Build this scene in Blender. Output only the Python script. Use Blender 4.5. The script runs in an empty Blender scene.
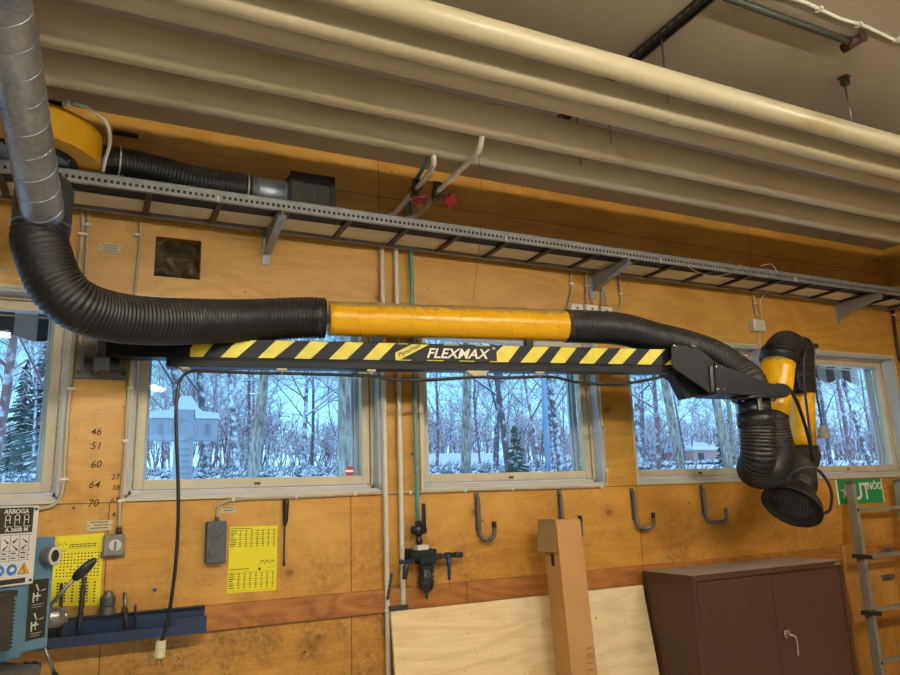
import bpy, math, random
from mathutils import Vector, Matrix
V = Vector
PI = math.pi
SC = bpy.context.scene
COL = SC.collection
random.seed(7)

# ------------------------------------------------------------------ camera
CAM = V((0, -3.8, 1.65)); FPX = 725.0
MR = [V((0.90064986, -0.43308763, -0.03556601)), V((-0.06234462, -0.20978317, 0.97575825)), V((0.43004997, 0.87659918, 0.21594187))]
cd = bpy.data.cameras.new('camera'); cam = bpy.data.objects.new('camera', cd); COL.objects.link(cam)
cd.sensor_width = 36; cd.lens = FPX / 900 * 36; cd.clip_end = 300
cam.matrix_world = Matrix(((MR[0][0], MR[1][0], -MR[2][0], CAM[0]), (MR[0][1], MR[1][1], -MR[2][1], CAM[1]), (MR[0][2], MR[1][2], -MR[2][2], CAM[2]), (0, 0, 0, 1)))
SC.camera = cam
SC.view_settings.view_transform = 'Standard'; SC.view_settings.look = 'None'
SC.view_settings.exposure = 0.0; SC.view_settings.gamma = 1.0

def ray(px, py):
    return MR[0] * ((px - 450) / FPX) + MR[1] * ((337.5 - py) / FPX) + MR[2]
def P(px, py, Y):            # the point of the place seen there at distance |Y| from the window wall
    d = ray(px, py); return CAM + d * ((Y - CAM.y) / d.y)
def PZ(px, py, Z):
    d = ray(px, py); return CAM + d * ((Z - CAM.z) / d.z)
def onpl(px, py, O, n):
    d = ray(px, py); return CAM + d * ((O - CAM).dot(n) / d.dot(n))

# ------------------------------------------------------------------ materials
def rgb(h):
    h = h.lstrip('#'); out = []
    for i in (0, 2, 4):
        c = int(h[i:i + 2], 16) / 255
        out.append(c / 12.92 if c <= .04045 else ((c + .055) / 1.055) ** 2.4)
    return tuple(out) + (1,)
class NT:
    def __init__(s, name):
        s.m = bpy.data.materials.new(name); s.m.use_nodes = True; s.t = s.m.node_tree; s.t.nodes.clear()
        s.out = s.n('ShaderNodeOutputMaterial')
    def n(s, typ, **kw):
        nd = s.t.nodes.new(typ)
        for k, v in kw.items():
            if k.startswith('_'): setattr(nd, k[1:], v)
            else:
                key = k.replace('__', ' ')
                nd.inputs[int(key[1:]) if key[0] == 'i' and key[1:].isdigit() else key].default_value = v
        return nd
    def l(s, a, b, i='', o=0):
        s.t.links.new(a.outputs[o] if not hasattr(a, 'is_linked') else a, b.inputs[i])
    def mix(s, fac, a, b, mode='MIX'):
        nd = s.t.nodes.new('ShaderNodeMix'); nd.data_type = 'RGBA'; nd.blend_type = mode
        for v, i in ((fac, 0), (a, 6), (b, 7)):
            if hasattr(v, 'is_linked'): s.t.links.new(v, nd.inputs[i])
            elif hasattr(v, 'outputs'): s.t.links.new(v.outputs[0], nd.inputs[i])
            else: nd.inputs[i].default_value = v
        return nd.outputs[2]
    def math(s, op, a, b=0.0, c=None, clamp=False):
        nd = s.t.nodes.new('ShaderNodeMath'); nd.operation = op; nd.use_clamp = clamp
        for i, v in enumerate((a, b) + ((c,) if c is not None else ())):
            if hasattr(v, 'is_linked'): s.t.links.new(v, nd.inputs[i])
            elif hasattr(v, 'outputs'): s.t.links.new(v.outputs[0], nd.inputs[i])
            else: nd.inputs[i].default_value = v
        return nd.outputs[0]
    def coords(s, scale=(1, 1, 1), rot=(0, 0, 0)):
        tc = s.n('ShaderNodeTexCoord'); mp = s.n('ShaderNodeMapping'); mp.inputs['Scale'].default_value = scale; mp.inputs['Rotation'].default_value = rot
        s.t.links.new(tc.outputs['Object'], mp.inputs['Vector']); return mp.outputs[0]
    def noise(s, vec, scale, detail=4, dist=0, rough=.55):
        nd = s.n('ShaderNodeTexNoise'); nd.inputs['Scale'].default_value = scale; nd.inputs['Detail'].default_value = detail
        nd.inputs['Distortion'].default_value = dist; nd.inputs['Roughness'].default_value = rough
        s.t.links.new(vec, nd.inputs['Vector']); return nd.outputs[0]
    def ramp(s, v, a, b, lo=0.0, hi=1.0):
        nd = s.t.nodes.new('ShaderNodeMapRange'); nd.clamp = True
        s.t.links.new(v, nd.inputs[0]); nd.inputs[1].default_value = a; nd.inputs[2].default_value = b; nd.inputs[3].default_value = lo; nd.inputs[4].default_value = hi
        return nd.outputs[0]
    def bsdf(s, col, rough=.5, metal=0.0, bump=None, bstr=.2, bdist=.002, spec=.5, coat=0, **kw):
        b = s.n('ShaderNodeBsdfPrincipled')
        for key, v in (('Base Color', col), ('Roughness', rough), ('Metallic', metal)):
            if hasattr(v, 'is_linked'): s.t.links.new(v, b.inputs[key])
            else: b.inputs[key].default_value = v
        b.inputs['Specular IOR Level'].default_value = spec
        if coat: b.inputs['Coat Weight'].default_value = coat; b.inputs['Coat Roughness'].default_value = .25
        if bump is not None:
            bp = s.n('ShaderNodeBump'); bp.inputs['Strength'].default_value = bstr; bp.inputs['Distance'].default_value = bdist
            s.t.links.new(bump, bp.inputs['Height']); s.t.links.new(bp.outputs[0], b.inputs['Normal'])
        s.t.links.new(b.outputs[0], s.out.inputs[0]); return s.m

MC = {}
def mat(name, c, rough=.5, metal=0.0, c2=None, vs=6, amt=.5, bump=0, bs=80, spec=.5, stretch=(1, 1, 1)):
    if name in MC: return MC[name]
    t = NT(name); v = t.coords(stretch)
    col = rgb(c)
    b = None
    if c2:
        n = t.noise(v, vs, 5); f = t.ramp(n, .5 - amt * .35, .5 + amt * .35); col = t.mix(f, rgb(c), rgb(c2))
    if bump: b = t.noise(v, bs, 3)
    MC[name] = t.bsdf(col, rough, metal, b, bump or .2, .002, spec); return MC[name]

def wood(name, base, dark, light, seamx=(), seamz=(), axis='x', knots=.5, gloss=.38, dirt=.5, grain=1.0):
    t = NT(name)
    rot = (0, 0, 0) if axis == 'x' else ((0, 0, PI / 2) if axis == 'y' else (0, PI / 2, 0))
    v = t.coords(rot=rot)
    def sc(vec, s):
        nd = t.n('ShaderNodeMapping'); nd.inputs['Scale'].default_value = s; t.t.links.new(vec, nd.inputs['Vector']); return nd.outputs[0]
    # figure of rotary-cut veneer: warped bands that run along the sheet
    warp = t.noise(sc(v, (.55, 1, 1.9)), 1.3, 3, .6)
    sx = t.n('ShaderNodeSeparateXYZ'); t.t.links.new(v, sx.inputs[0])
    ph = t.math('ADD', t.math('MULTIPLY', sx.outputs[2], 9.0), t.math('MULTIPLY', warp, 16.0 * grain))
    band = t.math('ADD', t.math('MULTIPLY', t.math('SINE', t.math('MULTIPLY', ph, 3.2)), .5), .5)
    fine = t.noise(sc(v, (1.5, 4, 45)), 3.0, 5, .2)
    f = t.math('ADD', t.math('MULTIPLY', band, .22), t.math('MULTIPLY', fine, .78))
    col = t.mix(t.ramp(f, .3, .66), rgb(dark), rgb(base))
    blot = t.noise(sc(v, (.8, 1, 1.1)), 1.6, 4, .3)
    col = t.mix(t.ramp(blot, .45, .75, 0, .7), col, rgb(light))
    if seamx:
        ox = t.n('ShaderNodeTexCoord'); so = t.n('ShaderNodeSeparateXYZ'); t.t.links.new(ox.outputs['Object'], so.inputs[0])
    # knots
    if knots:
        vo = t.n('ShaderNodeTexVoronoi'); vo.inputs['Scale'].default_value = 2.6; t.t.links.new(sc(v, (.9, 0.01, 1.15)), vo.inputs['Vector'])
        kd = t.math('ADD', vo.outputs[0], t.math('MULTIPLY', t.noise(v, 25, 3), .03))
        col = t.mix(t.ramp(kd, .045, .085, knots, 0), col, rgb('4a2a12'))
        col = t.mix(t.ramp(kd, .05, .22, knots * .55, 0), col, rgb('8a5524'))
        v2 = t.n('ShaderNodeTexVoronoi'); v2.inputs['Scale'].default_value = 7; t.t.links.new(sc(v, (1, 0.01, 1)), v2.inputs['Vector'])
        col = t.mix(t.ramp(v2.outputs[0], .035, .06, .8, 0), col, rgb('3a2210'))
    v3 = t.n('ShaderNodeTexVoronoi'); v3.inputs['Scale'].default_value = 26; t.t.links.new(sc(v, (1, 0.01, 1)), v3.inputs['Vector'])
    sp3 = t.n('ShaderNodeSeparateColor'); t.t.links.new(v3.outputs['Color'], sp3.inputs[0])
    clus = t.ramp(t.noise(v, 1.1, 3), .36, .56)
    spk = t.math('MULTIPLY', t.ramp(v3.outputs[0], .06, .13, 1, 0), t.math('MULTIPLY', t.math('GREATER_THAN', sp3.outputs[0], .3), clus))
    col = t.mix(t.math('MULTIPLY', spk, .75 if dirt else .2), col, rgb('3a2411'))
    if dirt:
        d = t.noise(sc(v, (1, 1, .8)), 3.4, 6, .4, .65); d2 = t.noise(v, 38, 4)
        dd = t.math('MULTIPLY', t.ramp(d, .42, .66), t.ramp(d2, .28, .66))
        oz = t.n('ShaderNodeTexCoord'); sz = t.n('ShaderNodeSeparateXYZ'); t.t.links.new(oz.outputs['Object'], sz.inputs[0])
        low = t.ramp(sz.outputs[2], .9, 2.0, 1, .22)      # grime of hands and tools by the bench height
        col = t.mix(t.math('MULTIPLY', t.math('MULTIPLY', dd, low), dirt), col, rgb('3b2a18'))
    for (s_, lo_, hi_), ax in [(a, 0) for a in seamx] + [((a, 0, 0), 2) for a in seamz]:
        tc = t.n('ShaderNodeTexCoord'); so = t.n('ShaderNodeSeparateXYZ'); t.t.links.new(tc.outputs['Object'], so.inputs[0])
        dist = t.math('ABSOLUTE', t.math('SUBTRACT', so.outputs[ax], s_))
        inz = t.math('MULTIPLY', t.math('GREATER_THAN', so.outputs[2], lo_), t.math('LESS_THAN', so.outputs[2], hi_)) if ax == 0 else None
        fl_ = t.ramp(dist, .0016, .0032, .8, 0)
        col = t.mix(t.math('MULTIPLY', fl_, inz) if ax == 0 else fl_, col, rgb('2c1a0c'))
        if ax == 0:
            col = t.mix(t.math('MULTIPLY', t.math('MULTIPLY', t.math('GREATER_THAN', so.outputs[0], s_), inz), .16), col, t.mix(1.0, col, rgb('f0c489' if int(s_ * 10) % 2 else 'ffd9b0'), 'MULTIPLY'))
    return t.bsdf(col, t.ramp(fine, .2, .8, gloss, gloss + .15), 0, t.math('ADD', fine, t.math('MULTIPLY', t.noise(sc(v, (1, 1, 1.6)), 75, 2), .8)), .3, .002, .5)

M_WALL = wood('varnished_plywood', 'c69840', 'b4822f', 'd2a858', ((-1.2, 0, 4), (.072, 0, 1.685), (1.424, 3.0, 4), (1.24, 0, 1.685), (3.168, 0, 1.685), (4.498, 2.7, 4)), (1.685, 3.42), dirt=.8, knots=.7, gloss=.33)
M_WALLR = wood('varnished_plywood_side', 'c69840', 'b4822f', 'd2a858', (), (3.0,), axis='y', dirt=.3)
M_BAND = wood('stained_board', 'b3742f', '8a5120', 'b87c38', ((1.9, 0, 4),), (), grain=1.6, dirt=.5, knots=.6, gloss=.4)
M_PLY = wood('fresh_plywood', 'e9cd9c', 'd9b67e', 'f0d9b0', (), (), dirt=.05, knots=.9, gloss=.55, grain=.9)
M_DOORW = wood('door_boards', 'c08838', 'a66f28', 'd09c50', (), (), axis='z', dirt=.3)
def ceilmat():
    t = NT('ceiling_paint'); v = t.coords()
    n = t.noise(v, .8, 3); n2 = t.noise(v, 9, 5)
    col = t.mix(t.ramp(n, .35, .7), rgb('968771'), rgb('a39379'))
    vo = t.n('ShaderNodeTexVoronoi'); vo.inputs['Scale'].default_value = 3.5; t.t.links.new(v, vo.inputs['Vector'])
    col = t.mix(t.ramp(vo.outputs[0], .02, .05, .6, 0), col, rgb('6b573f'))
    return t.bsdf(col, .6, 0, n2, .1, .002)
M_CEIL = ceilmat()
def pipemat():
    t = NT('cream_pipe_paint'); v = t.coords((.35, 1, 1)); w = t.coords()
    n = t.noise(v, 2.2, 4, .5); n2 = t.noise(w, 14, 6, 0, .7)
    col = t.mix(t.ramp(n, .35, .65), rgb('bdb092'), rgb('b0a280'))
    col = t.mix(t.ramp(t.noise(v, 3.1, 3, .2), .62, .67, 0, .5), col, rgb('a08452'))
    col = t.mix(t.ramp(n2, .68, .76, 0, .6), col, rgb('7d6a4c'))
    return t.bsdf(col, t.ramp(n, .3, .7, .26, .36), 0, n2, .06, .002, .5)
M_PIPE = pipemat()
M_WHITE = mat('aged_cream_paint', 'c9bda0', .45, 0, 'b4a686', 9, .8, .05)
M_WPIPE = mat('white_pipe_paint', 'cfc8b8', .4, 0, 'b9b09c', 20, .8)
M_CONDUIT = mat('beige_cable_sheath', 'b3a384', .5, 0, '9c8b6b', 14, .8)
M_REV = mat('grey_reveal_paint', 'b7bac0', .5, 0, 'a5a8ad', 5, .8)
def blackrub():
    t = NT('black_hose_rubber'); v = t.coords(); n = t.noise(v, 9, 5); n2 = t.noise(v, 160, 2)
    g = t.n('ShaderNodeNewGeometry'); sp = t.n('ShaderNodeSeparateXYZ'); t.t.links.new(g.outputs['Normal'], sp.inputs[0])
    dust = t.math('MULTIPLY', t.ramp(sp.outputs[2], .05, .9), t.ramp(n, .3, .65, .35, 1))
    col = t.mix(t.math('MULTIPLY', dust, .55), rgb('101012'), rgb('665b4e'))
    return t.bsdf(col, t.ramp(n2, .3, .7, .36, .55), 0, n2, .25, .001, .5)
M_HOSE = blackrub()
M_BLACK = mat('black_powder_coat', '0c0c0e', .5, .0, '121214', 30, .8, .05, 300, .28)
M_BLKPL = mat('black_plastic', '131315', .35, 0, '1e1e20', 20, .8)
M_DKMET = mat('dark_steel', '3c3d3e', .45, .7, '55504a', 12, .8, .05)
M_STEEL = mat('bare_steel', '8d8a86', .35, .85, '6d6862', 15, .8)
M_ZINC = mat('zinc_plated_steel', 'a6a6a2', .42, .45, '868682', 18, .9, .05)
def galv():
    t = NT('galvanised_sheet'); v = t.coords(); vo = t.n('ShaderNodeTexVoronoi'); vo.inputs['Scale'].default_value = 95; t.t.links.new(v, vo.inputs['Vector'])
    n = t.noise(v, 7, 5)
    sp = t.n('ShaderNodeSeparateColor'); t.t.links.new(vo.outputs['Color'], sp.inputs[0])
    f = t.math('ADD', t.math('MULTIPLY', sp.outputs[0], .3), t.math('MULTIPLY', n, .7))
    col = t.mix(t.ramp(f, .25, .7), rgb('8b929b'), rgb('aab0b8'))
    return t.bsdf(col, t.ramp(f, .2, .8, .3, .5), .8, n, .1)
M_GALV = galv()
def yellowm():
    t = NT('yellow_enamel'); v = t.coords(); n = t.noise(v, 5, 5); n2 = t.noise(v, 40, 5, .5)
    g = t.n('ShaderNodeNewGeometry'); sp = t.n('ShaderNodeSeparateXYZ'); t.t.links.new(g.outputs['Normal'], sp.inputs[0])
    a = t.math('ADD', sp.outputs[2], t.math('MULTIPLY', t.math('SUBTRACT', n2, .5), .9))
    col = t.mix(t.ramp(a, .48, .72, 0, .8), rgb('e2a40c'), rgb('8a7a5e'))      # settled dust on the top
    return t.bsdf(col, .3, 0, n, .03, .002, .5)
M_YEL = yellowm()
M_YFAN = mat('yellow_fan_enamel', 'dba318', .4, 0, 'c89314', 4, .8)
M_YSTR = mat('yellow_tape', 'dcc92a', .4, 0, 'cbb824', 20, .6)
M_PAPER = mat('yellow_paper', 'e3d414', .55, 0, 'd8c80f', 5, .8)
M_INK = mat('black_ink', '26220f', .6)
M_WRITE = mat('pencil_mark', '2e1f12', .7)
M_LETTER = mat('cream_letters', 'dcd6bd', .5)
M_TEAL = mat('teal_pipe_paint', '5e8f8a', .4, 0, '4c7b78', 16, .8)
M_RED = mat('red_handwheel_paint', '8e1220', .4, 0, '74101b', 30, .8)
M_BRASS = mat('weathered_brass', '5d5138', .5, .6, '3d3529', 30, .8)
M_BLUEM = mat('machine_blue_paint', '587f92', .45, 0, '4c7183', 7, .8, .04)
M_NAVY = mat('navy_blue_paint', '1a3155', .45, 0, '232c40', 9, .9, .05)
M_BROWN = mat('brown_cabinet_lacquer', '42281a', .45, 0, '4a2d1e', 4, .8, .03)
M_DUSTT = mat('dusty_cabinet_lid', 'a08c78', .6, 0, '86705e', 6, .9)
M_CARD = mat('brown_cardboard', 'bb8c54', .75, 0, 'ae7f49', 4, .8, .05, 200)
M_CARD2 = mat('brown_cardboard_inside', 'a08055', .8, 0, '94744a', 4, .8)
M_ALU = mat('worn_aluminium', 'a19d95', .42, .45, '807c74', 14, .9, .05)
M_GREEN = mat('sign_green', '0f8a4a', .4)
M_SIGNW = mat('sign_white', 'd9dfd0', .4)
M_GREYPL = mat('grey_plastic', '55585a', .5, 0, '484b4c', 10, .8)
M_SWITCH = mat('old_grey_switch_case', '8f8a7c', .5, .1, '6f6a5c', 14, .8)
M_TAG = mat('label_plate', 'c4b791', .45, 0, 'ac9f78', 9, .8)
M_WPLAS = mat('white_plastic', 'd3cdbf', .45, 0, 'c2bba9', 9, .8)
M_WOOLB = mat('mineral_wool', '6e5d3c', .9, 0, '2b2318', 7, 1.0, .6, 90)
M_CORAL = mat('orange_string', 'd2552b', .6)
M_STR = mat('brown_string', '74493a', .7)
M_BLCABLE = mat('black_cable_sheath', '141416', .4)
M_HOOK = mat('hook_grey_metal', '6f6b64', .45, .4, '56524c', 14, .9)
M_TCAB = mat('pale_cable_sheath', 'ead9b2', .5, 0, 'd8c69e', 9, .9)
M_FLOOR = mat('worn_concrete', 'd2ccc0', .6, 0, 'b8b1a6', 2, 1, .1)
M_PLAIN = mat('plain_wall_paint', 'b8a98c', .6, 0, 'ac9d80', 2, .8)
M_WT = mat('plate_white', 'c9c6bf', .4, 0, 'bdbab2', 6, .8)
M_BLUES = mat('sign_blue', '2670b8', .4)
M_CLOTHD = mat('awning_grey_cloth', '4c505c', .8)
M_CLOTHL = mat('awning_white_cloth', 'c3cbdc', .8)
M_GRILLE = mat('hood_inner_black', '0b0b0c', .5)
M_CHROME = mat('chrome', 'c0bdb8', .2, .95)
M_SNOW = mat('snow', 'dfe9fb', .7, 0, 'cbd9f3', .6, 1, .5, 4)
M_STONE = mat('grey_stone', 'a9afba', .8, 0, '979da8', 6, 1, .3)
M_STICKR = mat('red_sticker', 'b0303a', .4)

def glassm():
    t = NT('window_glass')
    tr = t.n('ShaderNodeBsdfTransparent'); tr.inputs[0].default_value = (.94, .97, .96, 1)
    gl = t.n('ShaderNodeBsdfGlossy'); gl.inputs['Roughness'].default_value = .02
    g = t.n('ShaderNodeNewGeometry'); dt = t.n('ShaderNodeVectorMath'); dt.operation = 'DOT_PRODUCT'
    t.t.links.new(g.outputs['Normal'], dt.inputs[0]); t.t.links.new(g.outputs['Incoming'], dt.inputs[1])
    fr = t.math('ADD', .035, t.math('MULTIPLY', .9, t.math('POWER', t.math('SUBTRACT', 1.0, t.math('ABSOLUTE', dt.outputs['Value'])), 5.0)))
    mx = t.n('ShaderNodeMixShader'); t.t.links.new(fr, mx.inputs[0]); t.t.links.new(tr.outputs[0], mx.inputs[1]); t.t.links.new(gl.outputs[0], mx.inputs[2])
    t.t.links.new(mx.outputs[0], t.out.inputs[0]); return t.m
M_GLASS = glassm()
def emis(name, c, s):
    t = NT(name); e = t.n('ShaderNodeEmission'); e.inputs[0].default_value = c; e.inputs[1].default_value = s
    t.t.links.new(e.outputs[0], t.out.inputs[0]); return t.m
M_TUBE = emis('fluorescent_tube_glow', (1.0, .93, .78, 1), 205)
M_DOME = emis('lamp_dome_glow', (1.0, .93, .80, 1), 14)
def snowbark(name, bark, bark2, bias):
    t = NT(name); v = t.coords(); g = t.n('ShaderNodeNewGeometry'); sp = t.n('ShaderNodeSeparateXYZ'); t.t.links.new(g.outputs['Normal'], sp.inputs[0])
    n = t.noise(v, 6, 5); n3 = t.noise(t.coords((1, 1, .22)), 22, 5, .3)
    a = t.math('ADD', sp.outputs[2], t.math('MULTIPLY', t.math('SUBTRACT', n, .5), 1.3))
    col = t.mix(t.ramp(n3, .35, .65), rgb(bark), rgb(bark2))
    col = t.mix(t.ramp(a, bias, bias + .25), col, rgb('e6effd'))
    return t.bsdf(col, .85)
M_BARK = snowbark('snowy_bark', '55505a', '76706f', .0)
M_BARKR = snowbark('snowy_red_twigs', '7a5c60', '937277', .0)
M_BIRCH = snowbark('birch_bark', 'bdb4a8', '5e5852', .35)
M_FIR = snowbark('snowy_needles', '33473c', '4a5d50', .1)
M_HEDGE = snowbark('snowy_hedge_twigs', '4d5a60', '64686e', .0)

# ------------------------------------------------------------------ mesh builder
class MB:
    def __init__(s): s.v = []; s.f = []; s.sm = []
    def add(s, vs, fs, smooth=False):
        o = len(s.v); s.v += [V(p) for p in vs]; s.f += [tuple(i + o for i in f) for f in fs]; s.sm += [smooth] * len(fs); return s
    def box(s, c, d, R=None, bev=0):
        c = V(c); x, y, z = d[0] / 2, d[1] / 2, d[2] / 2
        if bev and min(x, y, z) > bev * 1.1:
            b = bev; pts = []
            for sz in (-1, 1):
                for sy in (-1, 1):
                    for sx in (-1, 1):
                        pts += [(sx * (x - b), sy * (y - b), sz * z), (sx * (x - b), sy * y, sz * (z - b)), (sx * x, sy * (y - b), sz * (z - b))]
            def I(sx, sy, sz, k): return ((sz > 0) * 4 + (sy > 0) * 2 + (sx > 0)) * 3 + k
            fs = []
            for sz in (-1, 1): fs.append([I(-1, -1, sz, 0), I(1, -1, sz, 0), I(1, 1, sz, 0), I(-1, 1, sz, 0)][::sz])
            for sy in (-1, 1): fs.append([I(-1, sy, -1, 1), I(1, sy, -1, 1), I(1, sy, 1, 1), I(-1, sy, 1, 1)][::-sy])
            for sx in (-1, 1): fs.append([I(sx, -1, -1, 2), I(sx, 1, -1, 2), I(sx, 1, 1, 2), I(sx, -1, 1, 2)][::sx])
            for sy in (-1, 1):
                for sz in (-1, 1): fs.append([I(-1, sy, sz, 0), I(1, sy, sz, 0), I(1, sy, sz, 1), I(-1, sy, sz, 1)][::sy * sz * -1])
            for sx in (-1, 1):
                for sz in (-1, 1): fs.append([I(sx, -1, sz, 0), I(sx, 1, sz, 0), I(sx, 1, sz, 2), I(sx, -1, sz, 2)][::sx * sz])
            for sx in (-1, 1):
                for sy in (-1, 1): fs.append([I(sx, sy, -1, 1), I(sx, sy, 1, 1), I(sx, sy, 1, 2), I(sx, sy, -1, 2)][::sx * sy])
            for sx in (-1, 1):
                for sy in (-1, 1):
                    for sz in (-1, 1): fs.append([I(sx, sy, sz, 0), I(sx, sy, sz, 1), I(sx, sy, sz, 2)][::-1 * sx * sy * sz])
        else:
            pts = [(sx * x, sy * y, sz * z) for sz in (-1, 1) for sy in (-1, 1) for sx in (-1, 1)]
            fs = [(0, 2, 3, 1), (4, 5, 7, 6), (0, 1, 5, 4), (2, 6, 7, 3), (0, 4, 6, 2), (1, 3, 7, 5)]
        pts = [V(p) for p in pts]
        if R is not None: pts = [R @ p for p in pts]
        return s.add([c + p for p in pts], fs)
    def b2(s, a, b, bev=0):
        a, b = V(a), V(b); return s.box((a + b) / 2, [abs(b[i] - a[i]) for i in range(3)], None, bev)
    def tube(s, pts, r, n=12, caps=True, rf=None, smooth=True):
        pts = [V(p) for p in pts]; N = len(pts)
        rr = r if isinstance(r, (list, tuple)) else [r] * N
        tans = []
        for i in range(N):
            d = pts[min(i + 1, N - 1)] - pts[max(i - 1, 0)]
            tans.append(d.normalized() if d.length > 1e-9 else V((0, 0, 1)))
        t0 = tans[0]; u = t0.cross(V((0, 0, 1)) if abs(t0.z) < .9 else V((1, 0, 0))).normalized()
        vs = []; L = 0
        for i in range(N):
            if i:
                L += (pts[i] - pts[i - 1]).length
                u = (u - tans[i] * u.dot(tans[i])); u.normalize()
            w = tans[i].cross(u)
            for k in range(n):
                a = 2 * PI * k / n; q = rr[i] + (rf(L, a) if rf else 0)
                vs.append(pts[i] + (u * math.cos(a) + w * math.sin(a)) * q)
        fs = [(i * n + k, i * n + (k + 1) % n, (i + 1) * n + (k + 1) % n, (i + 1) * n + k) for i in range(N - 1) for k in range(n)]
        s.add(vs, fs, smooth)
        if caps:
            o = len(s.v) - len(vs)
            s.f.append(tuple(o + k for k in range(n))[::-1]); s.sm.append(False)
            s.f.append(tuple(o + (N - 1) * n + k for k in range(n))); s.sm.append(False)
        return s
    def cyl(s, a, b, r, n=20, r2=None): return s.tube([a, b], [r, r if r2 is None else r2], n)
    def prism(s, poly, ext):          # closed 3-D outline pushed along ext
        ext = V(ext); poly = [V(p) for p in poly]; n = len(poly)
        nrm = V((0, 0, 0))
        for i in range(n): nrm += poly[i].cross(poly[(i + 1) % n])
        if nrm.dot(ext) > 0: poly = poly[::-1]
        s.add(poly + [p + ext for p in poly], [tuple(range(n)), tuple(range(2 * n - 1, n - 1, -1))] + [(i, i + n, (i + 1) % n + n, (i + 1) % n) for i in range(n)])
        return s
    def ball(s, c, r, n=10, sc=(1, 1, 1)):
        c = V(c); vs = [c + V((0, 0, r * sc[2]))]; m = n // 2 + 1
        for i in range(1, m):
            t = PI * i / m
            for k in range(n): vs.append(c + V((r * sc[0] * math.sin(t) * math.cos(2 * PI * k / n), r * sc[1] * math.sin(t) * math.sin(2 * PI * k / n), r * sc[2] * math.cos(t))))
        vs.append(c - V((0, 0, r * sc[2]))); fs = []
        for k in range(n): fs.append((0, 1 + k, 1 + (k + 1) % n))
        for i in range(m - 2):
            for k in range(n): fs.append((1 + i * n + k, 1 + (i + 1) * n + k, 1 + (i + 1) * n + (k + 1) % n, 1 + i * n + (k + 1) % n))
        o = 1 + (m - 2) * n; l = len(vs) - 1
        for k in range(n): fs.append((o + k, l, o + (k + 1) % n))
        return s.add(vs, fs, True)
    def torus(s, c, axis, R, r, n=24, m=8):
        c = V(c); ax = V(axis).normalized(); u = ax.cross(V((0, 0, 1)) if abs(ax.z) < .9 else V((1, 0, 0))).normalized(); w = ax.cross(u)
        vs = []
        for i in range(n):
            a = 2 * PI * i / n; d = u * math.cos(a) + w * math.sin(a)
            for k in range(m): b = 2 * PI * k / m; vs.append(c + d * (R + r * math.cos(b)) + ax * (r * math.sin(b)))
        return s.add(vs, [(i * m + k, ((i + 1) % n) * m + k, ((i + 1) % n) * m + (k + 1) % m, i * m + (k + 1) % m) for i in range(n) for k in range(m)], True)
    def lathe(s, c, axis, prof, n=32, smooth=True):     # prof: (distance along axis, radius)
        c = V(c); ax = V(axis).normalized(); u = ax.cross(V((0, 0, 1)) if abs(ax.z) < .9 else V((1, 0, 0))).normalized(); w = ax.cross(u)
        vs = [c + ax * h + (u * math.cos(2 * PI * k / n) + w * math.sin(2 * PI * k / n)) * r for h, r in prof for k in range(n)]
        return s.add(vs, [(i * n + k, i * n + (k + 1) % n, (i + 1) * n + (k + 1) % n, (i + 1) * n + k) for i in range(len(prof) - 1) for k in range(n)], smooth)
    def build(s, name, m, parent=None, **tagkw):
        me = bpy.data.meshes.new(name)
        org = V((0, 0, 0))
        me.from_pydata([tuple(p) for p in s.v], [], s.f); me.update()
        me.polygons.foreach_set('use_smooth', s.sm)
        me.materials.append(m)
        o = bpy.data.objects.new(name, me); COL.objects.link(o)
        if parent is not None:
            o.parent = parent; o.matrix_parent_inverse = parent_world(parent).inverted()
        if tagkw: tag(o, **tagkw)
        return o
def parent_world(p):
    m = p.matrix_basis.copy()
    if p.parent is not None: m = parent_world(p.parent) @ p.matrix_parent_inverse @ m
    return m
def tag(o, label=None, cat=None, group=None, kind=None):
    if label: o['label'] = label
    if cat: o['category'] = cat
    if group: o['group'] = group
    if kind: o['kind'] = kind
    return o
def thing(name, label, cat, loc=(0, 0, 0), group=None, kind=None):
    o = bpy.data.objects.new(name, None); COL.objects.link(o); o.location = loc; o.empty_display_size = .05
    return tag(o, label, cat, group, kind)
def copy_tree(o, parent=None):
    c = o.copy(); COL.objects.link(c); c.parent = parent
    for ch in list(o.children): copy_tree(ch, c)
    return c
def struct(o): o['kind'] = 'structure'; return o
def spline(pts, step=.02):
    pts = [V(p) for p in pts]; out = []
    q = [pts[0] * 2 - pts[1]] + pts + [pts[-1] * 2 - pts[-2]]
    for i in range(1, len(q) - 2):
        a, b, c, d = q[i - 1:i + 3]; n = max(2, int((c - b).length / step))
        for k in range(n):
            t = k / n
            out.append(.5 * ((2 * b) + (c - a) * t + (2 * a - 5 * b + 4 * c - d) * t * t + (3 * b - 3 * c + d - a) * t ** 3))
    out.append(pts[-1]); return out
def resample(pts, step):
    L = [0]
    for i in range(1, len(pts)): L.append(L[-1] + (pts[i] - pts[i - 1]).length)
    n = max(2, int(L[-1] / step)); out = []; j = 0
    for k in range(n + 1):
        s = L[-1] * k / n
        while j < len(L) - 2 and L[j + 1] < s: j += 1
        t = (s - L[j]) / max(L[j + 1] - L[j], 1e-9); out.append(pts[j].lerp(pts[j + 1], t))
    return out
def cord(pts, r, n=8, step=.03): return MB().tube(spline(pts, step), r, n)
def hose_mb(ctrl, r, pitch=.02, amp=.007, n=36, rlist=None):
    pts = resample(spline(ctrl, .01), pitch / 5)
    def rf(L, a):
        f = (L / pitch + a / (2 * PI)) % 1.0
        return amp * (abs(math.cos(PI * f)) ** .8 - .6)
    return MB().tube(pts, r, n, True, rf)
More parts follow.
